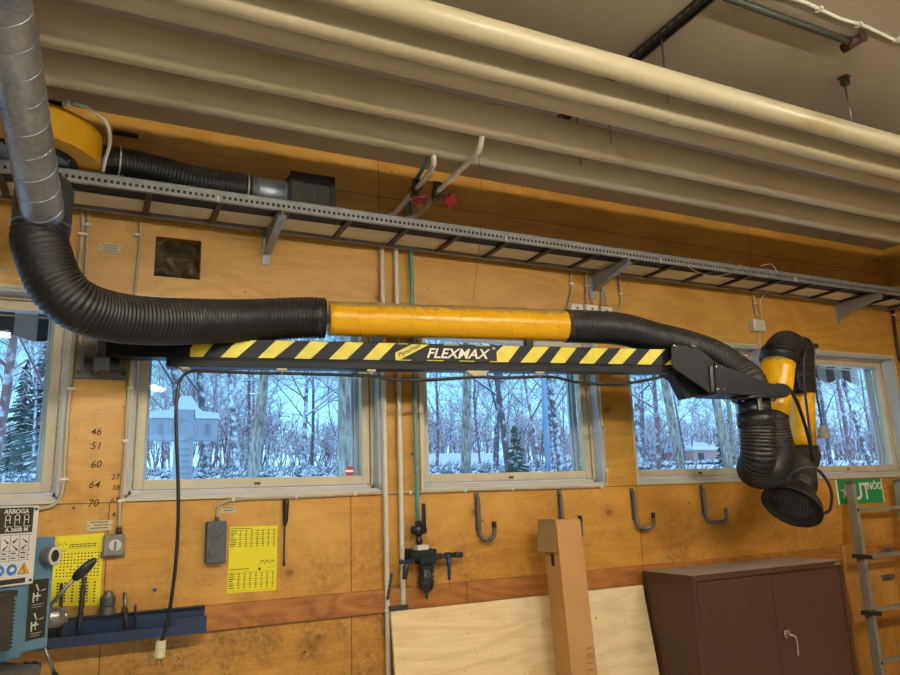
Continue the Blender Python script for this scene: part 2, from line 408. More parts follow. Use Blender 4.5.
def text(body, size, m, origin, xd, yd, name='lettering', parent=None, shear=0, bold=0, ext=.0008, align='LEFT', sx=1.0):
    c = bpy.data.curves.new('t', 'FONT'); c.body = body; c.size = size; c.shear = shear; c.offset = bold; c.extrude = ext; c.align_x = align; c.resolution_u = 3
    o = bpy.data.objects.new('t', c); COL.objects.link(o)
    dg = bpy.context.evaluated_depsgraph_get(); me = bpy.data.meshes.new_from_object(o.evaluated_get(dg)); bpy.data.objects.remove(o)
    xd = V(xd).normalized(); yd = V(yd); yd = (yd - xd * yd.dot(xd)).normalized(); zd = xd.cross(yd)
    mm = Matrix(((xd[0] * sx, yd[0], zd[0], origin[0]), (xd[1] * sx, yd[1], zd[1], origin[1]), (xd[2] * sx, yd[2], zd[2], origin[2]), (0, 0, 0, 1)))
    me.transform(mm); me.name = name; me.materials.clear(); me.materials.append(m)
    ob = bpy.data.objects.new(name, me); COL.objects.link(ob)
    if parent is not None: ob.parent = parent; ob.matrix_parent_inverse = parent_world(parent).inverted()
    return ob

# ------------------------------------------------------------------ room shell
CZ = 3.65; XR = 6.14; XL = -6.0; YF = -11.0; TH = .2
WIN = [(-1.40, -.14), (.135, 1.415), (1.665, 2.925), (3.19, 4.46), (4.74, 6.03), (-2.93, -1.67), (-4.46, -3.20)]  # last two are unseen windows, added to let in more blue daylight
WZ0, WZ1 = 1.705, 2.675
HOLE = (P(156, 236, 0).x, P(200, 280, 0).z, P(200, 280, 0).x, P(156, 236, 0).z)
def wall_with_holes(x0, x1, z0, z1, holes, y0, y1):
    xs = sorted({x0, x1} | {h[0] for h in holes} | {h[2] for h in holes}); zs = sorted({z0, z1} | {h[1] for h in holes} | {h[3] for h in holes})
    def solid(i, j):
        if not (0 <= i < len(xs) - 1 and 0 <= j < len(zs) - 1): return False
        cx = (xs[i] + xs[i + 1]) / 2; cz = (zs[j] + zs[j + 1]) / 2
        return not any(h[0] < cx < h[2] and h[1] < cz < h[3] for h in holes)
    m = MB()
    for i in range(len(xs) - 1):
        for j in range(len(zs) - 1):
            if not solid(i, j): continue
            a, b, c, d = xs[i], xs[i + 1], zs[j], zs[j + 1]
            m.add([(a, y0, c), (b, y0, c), (b, y0, d), (a, y0, d)], [(0, 1, 2, 3)]); m.add([(a, y1, c), (b, y1, c), (b, y1, d), (a, y1, d)], [(3, 2, 1, 0)])
            if not solid(i - 1, j): m.add([(a, y0, c), (a, y0, d), (a, y1, d), (a, y1, c)], [(0, 1, 2, 3)])
            if not solid(i + 1, j): m.add([(b, y0, c), (b, y1, c), (b, y1, d), (b, y0, d)], [(0, 1, 2, 3)])
            if not solid(i, j - 1): m.add([(a, y0, c), (a, y1, c), (b, y1, c), (b, y0, c)], [(0, 1, 2, 3)])
            if not solid(i, j + 1): m.add([(a, y0, d), (b, y0, d), (b, y1, d), (a, y1, d)], [(0, 1, 2, 3)])
    return m
holes = [(a, WZ0, b, WZ1) for a, b in WIN] + [HOLE]
wall_back = struct(wall_with_holes(XL, XR + .2, 0, CZ + .1, holes, 0, TH).build('wall_back', M_WALL))
struct(MB().b2((XR, YF, 0), (XR + .2, 0, CZ + .1)).build('wall_right', M_WALLR))
struct(MB().b2((XL - .2, YF, 0), (XL, TH, CZ + .1)).build('wall_left', M_PLAIN))
FW = [(-4.4, -3.0), (-2.2, -.6), (.2, 1.6), (2.4, 3.8), (4.4, 5.8)]  # unseen windows added behind the camera for soft bluish light from the front
struct(wall_with_holes(XL - .2, XR + .2, 0, CZ + .1, [(a, 1.2, b, 3.1) for a, b in FW], YF - .2, YF).build('wall_front', M_PLAIN))
for k, (a, b) in enumerate(FW):
    w = thing('window_%d' % (k + 8), None, None, (a, YF, 1.2)); w['kind'] = 'structure'
    MB().b2((a, YF - .12, 1.2), (a + .06, YF - .06, 3.1)).b2((b - .06, YF - .12, 1.2), (b, YF - .06, 3.1)).b2((a, YF - .12, 1.2), (b, YF - .06, 1.26)).b2((a, YF - .12, 3.04), (b, YF - .06, 3.1)).b2(((a + b) / 2 - .02, YF - .12, 1.2), ((a + b) / 2 + .02, YF - .06, 3.1)).build('window_frame', M_WHITE, w)
    MB().b2((a + .05, YF - .095, 1.25), (b - .05, YF - .09, 3.05)).build('pane', M_GLASS, w)
struct(MB().b2((XL - .2, YF - .2, -.15), (XR + .2, TH, 0)).build('floor', M_FLOOR))
struct(MB().b2((XL - .2, YF - .2, CZ), (XR + .2, TH, CZ + .15)).build('ceiling', M_CEIL))
BZ0, BZ1 = 1.078, 1.192
struct(MB().b2((XL, -.022, BZ0), (5.02, 0, BZ1), .002).build('trim_1', M_BAND))
# insulation behind the square hole
hx0, hz0, hx1, hz1 = HOLE
m = MB(); nx = 36
import mathutils.noise as mn
vs = []
for i in range(nx + 1):
    for j in range(nx + 1):
        x = hx0 - .01 + (hx1 - hx0 + .02) * i / nx; z = hz0 - .01 + (hz1 - hz0 + .02) * j / nx
        d = abs(mn.noise(V((x * 13, 3, z * 13)))) * .16 + mn.noise(V((x * 40, 1, z * 40))) * .008
        vs.append((x, .045 + d, z))
m.add(vs, [(i * (nx + 1) + j, (i + 1) * (nx + 1) + j, (i + 1) * (nx + 1) + j + 1, i * (nx + 1) + j + 1) for i in range(nx) for j in range(nx)], True)
m.b2((hx0 - .02, .17, hz0 - .02), (hx1 + .02, .19, hz1 + .02))
o = m.build('insulation', M_WOOLB, wall_back); o['label'] = 'lumpy brown insulation showing in the square hole'
# handwriting on the wall
for s_, px, py in (('46', 90, 435), ('51', 90, 449), ('60', 90, 468), ('64', 88, 488), ('70', 87, 507), ('27', 111, 479.5), ('38', 111, 490), ('63', 110, 503), ('41', 111, 517)):
    p = P(px, py, -.0012); text(s_, .047 if px < 100 else .034, M_WRITE, p, (1, 0, random.uniform(-.05, .1)), (.08, 0, 1), 'handwritten_number', wall_back, .2, .0002, .0005)

# ------------------------------------------------------------------ windows
for k, (a, b) in enumerate(WIN):
    w = thing('window_%d' % (k + 1), None, None, (a, 0, WZ0)); w['kind'] = 'structure'
    m = MB()      # painted lining boards of the reveal
    m.b2((a, .0, WZ0), (a + .012, .085, WZ1)).b2((b - .012, .0, WZ0), (b, .085, WZ1)).b2((a, .0, WZ1 - .012), (b, .085, WZ1)).b2((a, .0, WZ0), (b, .085, WZ0 + .012))
    m.build('reveal_lining', M_REV, w)
    c = MB(); cw = .018
    c.b2((a - cw, -.012, WZ0 - cw), (a, .0, WZ1 + cw), .002).b2((b, -.012, WZ0 - cw), (b + cw * .7, .0, WZ1 + cw), .002).b2((a, -.012, WZ0 - cw), (b, .0, WZ0), .002).b2((a, -.012, WZ1), (b, .0, WZ1 + cw), .002)
    c.build('casing', M_WHITE, w)
    f = MB(); y0, y1 = .08, .15; t = .03
    f.b2((a, y0, WZ0 + .012), (a + t, y1, WZ1)).b2((b - t, y0, WZ0 + .012), (b, y1, WZ1)).b2((a, y0, WZ1 - t), (b, y1, WZ1)).b2((a, y0, WZ0), (b, y1, WZ0 + .03))
    f.build('window_frame', M_WHITE, w)
    s = MB(); ia, ib, i0, i1 = a + t + .004, b - t - .004, WZ0 + .034, WZ1 - t - .004; t2 = .045
    s.b2((ia, .088, i0), (ia + t2, .14, i1), .003).b2((ib - t2, .088, i0), (ib, .14, i1), .003).b2((ia + t2, .088, i0), (ib - t2, .14, i0 + .05), .003).b2((ia + t2, .088, i1 - t2), (ib - t2, .14, i1), .003)
    s.build('sash', M_WHITE, w)
    # outer sash, seen through the glass as pale edges
    o2 = MB(); q = ia + t2 - .012; r_ = ib - t2 + .012
    o2.b2((q, .16, i0 + .03), (q + .03, .2, i1)).b2((r_ - .03, .16, i0 + .03), (r_, .2, i1)).b2((r_ - .042, .18, i0 + .03), (r_ - .034, .2, i1)).b2((q, .16, i1 - .03), (r_, .2, i1)).b2((q, .16, i0), (r_, .2, i0 + .045))
    o2.build('outer_sash', M_REV, w)
    MB().b2((ia + t2 - .005, .112, i0 + .045), (ib - t2 + .005, .116, i1 - t2 + .005)).build('pane', M_GLASS, w)
    MB().b2((a + (b - a) * .48, .078, i0 + .015), (a + (b - a) * .48 + .03, .088, i0 + .027), .002).build('latch', M_BRASS, w)
    if k in (3, 4): pass
# round red sticker on the pane of window 2
p = P(349.5, 471, .1105)
stk = MB().cyl(p, p + V((0, -.001, 0)), .027, 24).build('round_sticker', M_STICKR, None, label='round red and white sticker low on the window pane left of white pipes', cat='sticker')
MB().b2((p.x - .024, -.0021 + p.y, p.z - .006), (p.x + .024, -.001 + p.y, p.z + .006)).build('bar', M_SIGNW, stk)
# awnings outside the first and the last window
for k, lab in ((0, 'grey and white striped scalloped awning outside the leftmost window'), (4, 'grey and white striped scalloped awning outside the rightmost window')):
    a, b = WIN[k]; a -= .1; b += .25
    aw = thing('window_awning', lab, 'awning', ((a + b) / 2, .5, 2.55), 'striped awnings over the windows')
    zb = 2.60; n = int((b - a) / .105); st = (b - a) / n
    dk, lt = MB(), MB()
    for i in range(n):
        x0 = a + i * st; mm = dk if i % 2 else lt
        edge = [V((x0 + st * q / 6, .5, 2.555 - .022 * math.sin(2 * PI * (i + q / 6) / 3.4))) for q in range(7)]
        mm.prism([V((x0, .5, 2.665)), V((x0 + st, .5, 2.665))] + edge[::-1], (0, .003, 0))
        mm.prism([V((x0, .5, 2.663)), V((x0 + st, .5, 2.663)), V((x0 + st, .21, 2.86)), V((x0, .21, 2.86))], (0, 0, .003))
    dk.build('dark_stripes', M_CLOTHD, aw); lt.build('light_stripes', M_CLOTHL, aw)
    MB().cyl((a, .5, 2.667), (b, .5, 2.667), .01, 8).build('front_bar', M_WHITE, aw)

# ------------------------------------------------------------------ the five big pipes under the ceiling
PIP = [(-1.74, 3.333, .0488, 'slimmest cream pipe in brightest light, outermost of five under ceiling'),
       (-1.564, 3.33, .0576, 'cream ceiling pipe second from the room side, just behind the brightest one'),
       (-1.406, 3.36, .055, 'middle cream ceiling pipe, half hidden behind its lower neighbour'),
       (-1.131, 3.36, .080, 'thick cream ceiling pipe with brown stain, second from the window wall'),
       (-.862, 3.36, .080, 'thick cream ceiling pipe closest to the window wall')]
for y, z, r, lab in PIP:
    m = MB(); m.tube([(XL + (XR - XL) * i / 40, y, z) for i in range(41)], r, 48)
    o = m.build('ceiling_pipe', M_PIPE, None, label=lab, cat='pipe', group='five cream pipes running under the ceiling')
    if y in (-1.131, -1.74):
        for x in ((1.9, 4.9) if y == -1.131 else (3.9,)): MB().torus((x, y, z), (1, 0, 0), r + .0005, .0016, 48, 6).build('joint_ring', M_PIPE, o)
MB().tube([(XL, -.700, 3.372), (1.9, -.700, 3.372), (2.2, -.705, 3.372)], .008, 10).build('thin_teal_pipe', M_TEAL, None, label='thin teal pipe running beside the wall-side cream ceiling pipe', cat='pipe')

# strut channel on the ceiling with its hanger rods
sx_ = 2.16
st = thing('ceiling_strut', 'dark slotted steel strut channel across the ceiling above the pipes', 'strut', (sx_, -1.9, CZ))
m = MB(); hw, hh = .021, .041
m.b2((sx_ - hw, -3.2, CZ - .004), (sx_ + hw, -.7, CZ)).b2((sx_ - hw, -3.2, CZ - hh), (sx_ - hw + .003, -.7, CZ)).b2((sx_ + hw - .003, -3.2, CZ - hh), (sx_ + hw, -.7, CZ))
m.b2((sx_ - hw, -3.2, CZ - hh), (sx_ - hw + .009, -.7, CZ - hh + .003)).b2((sx_ + hw - .009, -3.2, CZ - hh), (sx_ + hw, -.7, CZ - hh + .003))
m.build('channel', M_DKMET, st)
m = MB()
for i in range(48):
    y = -3.15 + i * .05; m.b2((sx_ - hw - .0006, y, CZ - .026), (sx_ - hw, y + .028, CZ - .016))
m.build('slots', M_STEEL, st)
for x, y in ((sx_, -1.65), (sx_, -1.25), (sx_, -1.0)):
    lab = {-1.65: 'thin hanger rod from the dark strut between the brightest pipes', -1.25: 'thin hanger rod from the dark strut by the middle pipe', -1.0: 'thin hanger rod from the dark strut between the two thick pipes'}[y]
    MB().cyl((x, y, CZ - .0), (x, y, 3.3), .005, 8).build('hanger_rod', M_STEEL, None, label=lab, cat='rod', group='rods hanging from the strut')
hp = PZ(843, 76, CZ); pb = V((hp.x, -1.74, CZ))
hg = thing('pipe_hanger', 'clamp and thin rod hanging from bare ceiling above the brightest pipe', 'hanger', pb)
MB().cyl(pb + V((0, 0, -.03)), V((pb.x, pb.y, 3.36)), .004, 8).build('rod', M_STEEL, hg)
MB().box(pb + V((0, 0, -.012)), (.04, .05, .006)).box(pb + V((.016, 0, -.03)), (.005, .03, .04)).box(pb + V((0, 0, -.048)), (.03, .03, .012)).box(pb + V((-.014, 0, -.03)), (.004, .03, .03)).build('clamp', M_DKMET, hg)
# dark pipe with a tee end
q0, q1 = V((2.2, -1.975, 3.615)), V((3.0, -1.975, 3.615))
dp = thing('dark_pipe', 'dark green pipe on the ceiling ending in a rusty tee', 'pipe', q0)
MB().cyl(q0, q1, .016, 16).build('pipe_run', mat('dark_green_paint', '3a3e35', .5, 0, '2e312a', 12, .8), dp)
MB().cyl(q1 + V((0, -.05, 0)), q1 + V((0, .05, 0)), .023, 16).cyl(q1 - V((.03, 0, 0)), q1, .022, 16).cyl(q1 + V((0, -.055, 0)), q1 + V((0, -.045, 0)), .026, 12).build('tee', mat('rusty_fitting', '5a3a28', .6, .4, '46352a', 20, .9), dp)
# white cable with clips on the ceiling
ca, cb = PZ(760, -14, CZ - .008), PZ(905, 43, CZ - .008)
cb = ca.lerp(cb, 1.6)
cc = thing('ceiling_cable', 'white cable clipped to the ceiling at the top right', 'cable', ca)
m = MB(); pts = [ca.lerp(cb, i / 12) + V((0, .006 * math.sin(i * 2.1), 0)) for i in range(13)]
m.tube(spline(pts, .03), .0075, 8).build('cable_run', M_WPLAS, cc)
for i, (px, py) in enumerate(((818, 10), (858, 25), (896, 40))):
    e = PZ(px, py, CZ - .008); t_ = (e - ca).dot((cb - ca).normalized()); e = ca + (cb - ca).normalized() * t_
    MB().box(e + V((0, 0, 0)), (.018, .034, .016), None, .003).build('clip', M_WPLAS, cc)

# ------------------------------------------------------------------ lamps above and behind the camera
lx = 0
LAB = {0: 'fluorescent ceiling lamp above the wall end of the workshop', }
TZL = 3.2
for j, y in enumerate((-3.3,)):
    for i, x in enumerate((-1.35, .35, 2.1, 4.3)):
        L = thing('ceiling_lamp', 'hanging twin tube fluorescent lamp, %s from the left wall' % ('first', 'second', 'third', 'fourth')[i], 'lamp', (x, y, CZ), 'fluorescent ceiling lamps')
        MB().b2((x - .62, y - .07, TZL + .02), (x + .62, y + .07, TZL + .09), .004).build('housing', M_WPLAS, L)
        for s_ in (-1, 1): MB().cyl((x + s_ * .45, y, TZL + .085), (x + s_ * .45, y, CZ), .004, 6).build('suspension_wire', M_STEEL, L)
        for dy in (-.04, .04):
            MB().cyl((x - .6, y + dy, TZL), (x + .6, y + dy, TZL), .013, 10).build('tube', M_TUBE, L)
        for s_ in (-1, 1):
            MB().b2((x + s_ * .615 - .01, y - .06, TZL - .02), (x + s_ * .615 + .01, y + .06, TZL + .03)).build('lamp_holder', M_WPLAS, L)
for x, y, lab in ((.85, -8.5, 'round ceiling lamp at the back of the room, left of two'), (2.33, -8.4, 'round ceiling lamp at the back of the room, right of two')):
    L = thing('round_lamp', lab, 'lamp', (x, y, CZ), 'round lamps at the back')
    MB().cyl((x, y, CZ - .05), (x, y, CZ), .15, 24).build('base', M_WPLAS, L)
    MB().lathe((x, y, 0), (0, 0, 1), [(CZ - .16, 0), (CZ - .15, .07), (CZ - .12, .12), (CZ - .05, .14)], 24).build('glowing_dome', M_DOME, L)

# ------------------------------------------------------------------ cable tray
TYF, TYB, TZ = -.375, -.055, 3.088
tr = thing('cable_tray', 'grey steel cable ladder with perforated rails along the window wall', 'cable tray', (2, -.2, TZ))
def rail(y, side):
    m = MB(); x0, x1 = XL, XR - .0
    zs = TZ; h = .058
    m.b2((x0, y - .002, zs), (x1, y, zs + .018)).b2((x0, y - .002, zs + .034), (x1, y, zs + h))       # web above and below the row of holes
    x = -1.0
    m.b2((x0, y - .002, zs + .018), (x, y, zs + .034))
    while x < 6.1:
        m.b2((x, y - .002, zs + .018), (x + .012, y, zs + .034)); x += .0262
    m.b2((x0, y - .008 if side < 0 else y, zs + h - .003), (x1, y + .0 if side < 0 else y + .008, zs + h)).b2((x0, y - .008 if side < 0 else y, zs), (x1, y if side < 0 else y + .008, zs + .003))
    m.b2((x0, y, zs), (x1, y + .012 * -side, zs + .003))
    m.build('side_rail', M_ZINC, tr)
rail(TYF, -1); rail(TYB, 1)
for x in [-5.6, -5.2, -4.8, -4.4, -4.0, -3.6, -3.2, -2.9, -2.55, -2.2, -1.85, -1.5, -1.15, -.8, -.45] + [.15, .47, .80, 1.13, 1.46, 1.77, 2.09, 2.4, 2.73, 3.05, 3.36, 3.7, 4.05, 4.37, 4.70, 5.04, 5.38, 5.7, 6.0]:
    MB().b2((x - .014, TYF, TZ + .0), (x + .014, TYB, TZ + .016), .002).build('rung', M_DKMET, tr)
for x in (.1,): pass
# clips joining rails
for px in (217, 505, 660, 795):
    x = P(px, 192 + (px - 225) * .1456 + 8, TYF).x; MB().b2((x, TYF - .008, TZ - .002), (x + .012, TYF, TZ + .03)).build('clip', M_WPLAS, tr)
for px, lab in ((266, 'left'), (588, 'middle'), (838, 'right')):
    wp = P(px, 250 if px == 266 else (290 if px == 588 else 312), 0)
    x = {266: P(266, 250, 0).x, 588: P(592.5, 285, 0).x, 838: P(836, 308, 0).x}[px]
    b = thing('tray_bracket', 'steel cantilever bracket under the cable tray, the %s one of three' % lab, 'bracket', (x, 0, TZ - .1), 'brackets carrying the cable tray')
    MB().b2((x - .022, -.006, TZ - .17), (x + .022, 0, TZ + .02), .002).build('wall_plate', M_ZINC, b)
    m = MB(); m.prism([(x - .004, -.006, TZ - .115), (x - .004, -.03, TZ - .115), (x - .004, TYF - .02, TZ - .03), (x - .004, TYF - .02, TZ - .003), (x - .004, -.006, TZ - .003)], (.004, 0, 0))
    m.b2((x - .02, TYF - .02, TZ - .006), (x + .02, -.006, TZ - .002))
    m.prism([(x - .02, -.03, TZ - .118), (x - .02, TYF - .02, TZ - .033), (x - .02, TYF - .02, TZ - .03), (x - .02, -.03, TZ - .115)], (.04, 0, 0))
    m.build('arm', M_ZINC, b)
# cables lying in the tray
ck = [(-.356, .015, M_BLCABLE, 'black'), (-.325, .015, M_BLCABLE, 'black'), (-.294, .014, M_BLCABLE, 'black'), (-.265, .013, M_BLCABLE, 'black'), (-.238, .012, M_BLCABLE, 'black')]
for i in range(9): ck.append((-.215 + i * .0175, .0078, M_TCAB, 'beige'))
for i, (y, r, m_, c) in enumerate(ck):
    pts = []; x = XL
    while x < XR + .01:
        pts.append((x, y + .003 * math.sin(x * 2.3 + i * 1.7), TZ + .017 + r + (.0015 * math.sin(x * 3 + i)))); x += .12
    pts[-1] = (XR, y, TZ + .017 + r)
    MB().tube(pts, r, 8).build('tray_cable', m_, None, label='thick black cable lying along the front of the cable tray' if c == 'black' else 'thin beige cable in the bundle lying along the cable tray', cat='cable', group=c + ' cables in the tray')

# ------------------------------------------------------------------ wall pipes and valves
def wpipe(name, pts, r, m_, lab, cat='pipe', n=14, step=.03): return MB().tube(spline(pts, step), r, n).build(name, m_, None, label=lab, cat=cat)
xa = P(382.5, 300, -.026).x; xb = P(399, 400, -.026).x; xt = P(416, 450, -.04).x
vA, vB = P(416, 189, -.42), P(437, 192, -.50)
def straight(a, b, n=3): return [V(a).lerp(V(b), i / n) for i in range(n + 1)]
topA = V((P(433, 156, -.86).x, -.86, 3.30))
topB = V((P(482, 138, -1.1).x, -1.11, 3.30))
eA = P(434.5, 168, -.80); eB = P(479, 152, -1.06)
pA = thing('heating_pipe', 'white wall pipe nearest the window, bending out to the left red handwheel valve', 'pipe', (xa, -.04, 0), 'white heating pipes between the windows')
MB().tube(spline([(xa, -.026, 0), (xa, -.026, 1.5), (xa, -.026, 2.9), (xa, -.026, 3.2), (xa + .004, -.05, 3.27), P(394, 214, -.12), vA], .04), .0135, 14).build('riser', M_WPIPE, pA)
MB().tube(spline([vA, P(423, 181, -.55), P(431, 170, -.74), P(434, 163, -.84), topA], .02), .0135, 14).build('upper_bend', M_WPIPE, pA)
MB().cyl((xa, -.026, 1.075), (xa, -.026, 1.095), .017, 14).build('coupling', M_WPIPE, pA)
pB = thing('heating_pipe', 'white wall pipe ending by the plywood sheet, serving the right red handwheel valve', 'pipe', (xb, -.04, 1), 'white heating pipes between the windows')
MB().tube(spline([(xb, -.026, 1.095), (xb, -.026, 1.8), (xb, -.026, 2.9), (xb, -.026, 3.18), (xb + .004, -.05, 3.25), P(420, 213, -.16), vB], .04), .0135, 14).build('riser', M_WPIPE, pB)
MB().tube(spline([vB, P(450, 180, -.66), P(470, 161, -.93), P(479, 150, -1.08), topB], .02), .0135, 14).build('upper_bend', M_WPIPE, pB)
q_ = [P(391.5, 573, -.042), P(391, 580, -.043), P(389, 590, -.044), P(387.5, 600, -.043)]
MB().tube(spline([q_[0], q_[1], q_[2], q_[3]], .01), [.004 + .006 * abs(math.sin(i * 1.3)) for i in range(len(spline(q_, .01)))], 6).build('rust_lump', M_BRASS, pA)
MB().b2((xa + .0, -.05, 1.083), (xb + .02, -.03, 1.108)).build('elbow_joint', M_DKMET, pB)
for v, lab, hpx in ((vA, 'brass valve with round red handwheel on the left slanting pipe', (419.5, 199.5)), (vB, 'brass valve with lobed red handwheel on the right slanting pipe', (449, 200))):
    g = thing('shut_off_valve', lab, 'valve', v, 'red handwheel valves under the pipes')
    d = V((-.1, -.8, .6)).normalized()
    hc = P(hpx[0], hpx[1], v.y - .06)
    m = MB(); m.cyl(v - d * .045, v + d * .045, .021, 12); m.cyl(v - d * .05, v - d * .028, .026, 6); m.cyl(v + d * .028, v + d * .05, .026, 6); m.ball(v, .028, 12)
    m.cyl(v + V((.03, 0, -.0)), v + V((.03, -.01, .05)), .008, 8); m.cyl(v + V((-.015, 0, .02)), v + V((-.015, -.005, .055)), .007, 8)
    m.build('valve_body', M_BRASS, g)
    ax = (hc - v).normalized(); MB().cyl(v, hc, .008, 10).build('stem', M_BRASS, g)
    m = MB(); ax2 = V((.1, -.12, -1)).normalized() if v is vA else V((.25, -.75, -.45)).normalized()
    if v is vA:
        m.torus(hc, ax2, .033, .008, 24, 8); m.cyl(hc - ax2 * .004, hc + ax2 * .008, .010, 12)
        u = ax2.cross(V((1, 0, 0))).normalized(); w_ = ax2.cross(u)
        for k in range(4): a = k * PI / 2; m.cyl(hc, hc + (u * math.cos(a) + w_ * math.sin(a)) * .033, .005, 6)
    else:
        u = ax2.cross(V((1, 0, 0))).normalized(); w_ = ax2.cross(u); poly = []
        for k in range(32): a = 2 * PI * k / 32; rr = .036 + .007 * math.cos(4 * a); poly.append(hc + (u * math.cos(a) + w_ * math.sin(a)) * rr)
        m.prism(poly, ax2 * .022)
    m.build('handwheel', M_RED, g)
# teal pipe
tt = thing('teal_pipe', 'thin teal air pipe running down the wall to the black air regulator', 'pipe', (xt, -.04, 2))
MB().tube(spline([(xt, -.04, P(417, 523, -.04).z), (xt, -.04, 2.4), (xt, -.04, 3.2), (xt, -.05, 3.36), (xt - .05, -.15, 3.40), P(423, 168, -.60), (topA.x + .05, -.69, 3.362)], .03), .0115, 12).build('pipe_run', M_TEAL, tt)
for z in (P(417, 465, -.04).z,): MB().cyl((xt, -.04, z - .01), (xt, -.04, z + .01), .013, 12).build('coupling', M_TEAL, tt)
MB().cyl((xt, -.04, P(417, 459, -.04).z), (xt, -.04, P(417, 443, -.04).z), .0105, 12).build('printed_band', M_DKMET, tt)
for z in (2.55, 1.9): MB().box((xt, -.02, z), (.03, .04, .014), None, .003).build('pipe_clip', M_TEAL, tt)

# ------------------------------------------------------------------ air regulator
YR = -.06
g = thing('air_regulator', 'black compressed air filter regulator with blue tap below the teal pipe', 'regulator', P(425, 575, YR))
def R2(px, py, dy=0): return P(px, py, YR + dy)
m = MB(); m.cyl(R2(418, 521), R2(418.3, 527), .018, 6); m.ball(R2(418.6, 530), .034, 12, (1, .9, 1)); m.cyl(R2(418.7, 535), R2(419, 546), .014, 12); m.cyl(R2(418.9, 539), R2(419, 543), .02, 6); m.cyl(R2(412, 530), R2(425.5, 530), .022, 12)
m.build('ball_valve', M_BLKPL, g)
MB().prism([R2(421.5, 503.5, -.03), R2(424.6, 503.5, -.03), R2(425.5, 528, -.03), R2(421.5, 528, -.03)], (0, -.012, 0)).build('valve_lever', M_BLKPL, g)
a, b = R2(414.7, 545), R2(426, 549.7); MB().b2((a.x, -.1, b.z), (b.x, -.03, a.z), .003).build('white_block', M_WT, g)
a, b = R2(410, 550), R2(434, 556); m = MB().b2((a.x, -.1, b.z), (b.x, -.0, a.z), .003); a, b = R2(408, 549), R2(411.5, 561); m.b2((a.x, -.05, b.z), (b.x, -.0, a.z)); m.build('wall_bracket', M_BLKPL, g)
a, b = R2(417, 556), R2(433.5, 563); MB().b2((a.x, -.105, b.z), (b.x, -.02, a.z), .004).build('head', M_BLKPL, g)
c = R2(425.3, 562); zb = R2(425, 592).z
MB().lathe((c.x, -.065, 0), (0, 0, 1), [(c.z, 0), (c.z, .041), (zb + .03, .038), (zb + .008, .03), (zb, .014), (zb, 0)], 20, True).build('bowl', M_BLKPL, g)
m = MB()
for i in range(4):
    for k in range(14):
        a = 2 * PI * k / 14; z = c.z - .025 - i * .026; m.box((c.x + .040 * math.cos(a), -.065 + .040 * math.sin(a), z), (.007, .007, .014))
m.build('bowl_guard', M_DKMET, g)
MB().cyl((c.x, -.065, zb), (c.x, -.065, zb - .035), .008, 8).cyl((c.x + .006, -.065, zb), (c.x + .006, -.065, zb - .045), .003, 6).build('drain_cock', M_BRASS, g)
m = MB(); m.cyl(R2(414, 558.5, -.02), R2(462, 554.5, -.02), .012, 14); m.cyl(R2(430, 557, -.02), R2(441, 556, -.02), .018, 14); m.cyl(R2(445, 555.6, -.02), R2(451, 555.2, -.02), .018, 8); m.cyl(R2(454, 555, -.02), R2(462, 554.5, -.02), .016, 14)
m.build('manifold_pipe', M_DKMET, g)
MB().tube([R2(400, 562, -.03), R2(402, 561.8, -.03), R2(404, 561.5, -.03), R2(421, 558.5, -.03)], [.013, .013, .008, .010], 10).build('blue_tap_lever', M_NAVY, g)
MB().tube([R2(407, 562, -.02), R2(406, 567, -.02), R2(404.6, 579.5, -.02)], [.011, .015, .013], 12).build('left_outlet', M_DKMET, g)
MB().tube([R2(448.5, 554.5, -.03), R2(449, 566, -.03), R2(449.3, 580, -.03)], [.016, .011, .008], 10).build('right_outlet', M_NAVY, g)
for lab, pp in (('orange string hanging left of the black regulator bowl', [(414.5, 563), (414, 572), (415, 580), (413.5, 590)]), ('orange string hanging below the right regulator outlet', [(449.8, 578), (449.5, 583), (450.6, 588)])):
    MB().tube(spline([P(a, b, -.07) for a, b in pp], .01), .0025, 5).build('orange_string', M_CORAL, None, label=lab, cat='string')

# ------------------------------------------------------------------ cables and boxes on the wall
def cable(pp, lab, r=.007, m_=M_CONDUIT, Y=-.012, clips=(), name='wall_cable', cr=None, step=.03):
    g = thing(name, lab, 'cable', P(pp[0][0], pp[0][1], Y))
    pts = [P(a[0], a[1], a[2] if len(a) > 2 else Y) for a in pp]
    MB().tube(spline(pts, step), r, 8).build('cable_run', m_, g)
    for a, b in clips: MB().box(P(a, b, Y - .001), (.032 if not cr else cr[0], .022, .014 if not cr else cr[1]), None, .003).build('cable_clip', M_WPLAS, g)
    return g
cable([(97, 187, -.05), (84, 189, -.03), (81, 197), (82.5, 215), (81.5, 240), (79.5, 265), (77, 300), (75, 325), (72.5, 360), (69, 400), (66, 440), (63.5, 480), (60.5, 497), (52, 506), (40, 508.5), (20, 509.5), (-30, 512)],
      'beige cable curving round the lower right corner of the leftmost window', .0095, clips=((71.5, 389), (64, 479.5), (82, 234)), cr=(.04, .014))
cable([(88, 205), (88, 217), (87, 245), (85.5, 270), (83, 310), (80, 345)], 'beige cable dropping from the tray behind the curved black hose', .008, clips=((88, 225),))
cable([(139.5, 222), (140, 240), (138, 262), (134, 300), (132, 345), (130, 370), (128, 400), (125.5, 440), (122.5, 480), (120, 505), (119, 530)], 'beige cable running down between the left windows to the rotary switch', .008,
      clips=((137, 235), (130, 388), (125, 441), (121, 501)), cr=(.03, .013))
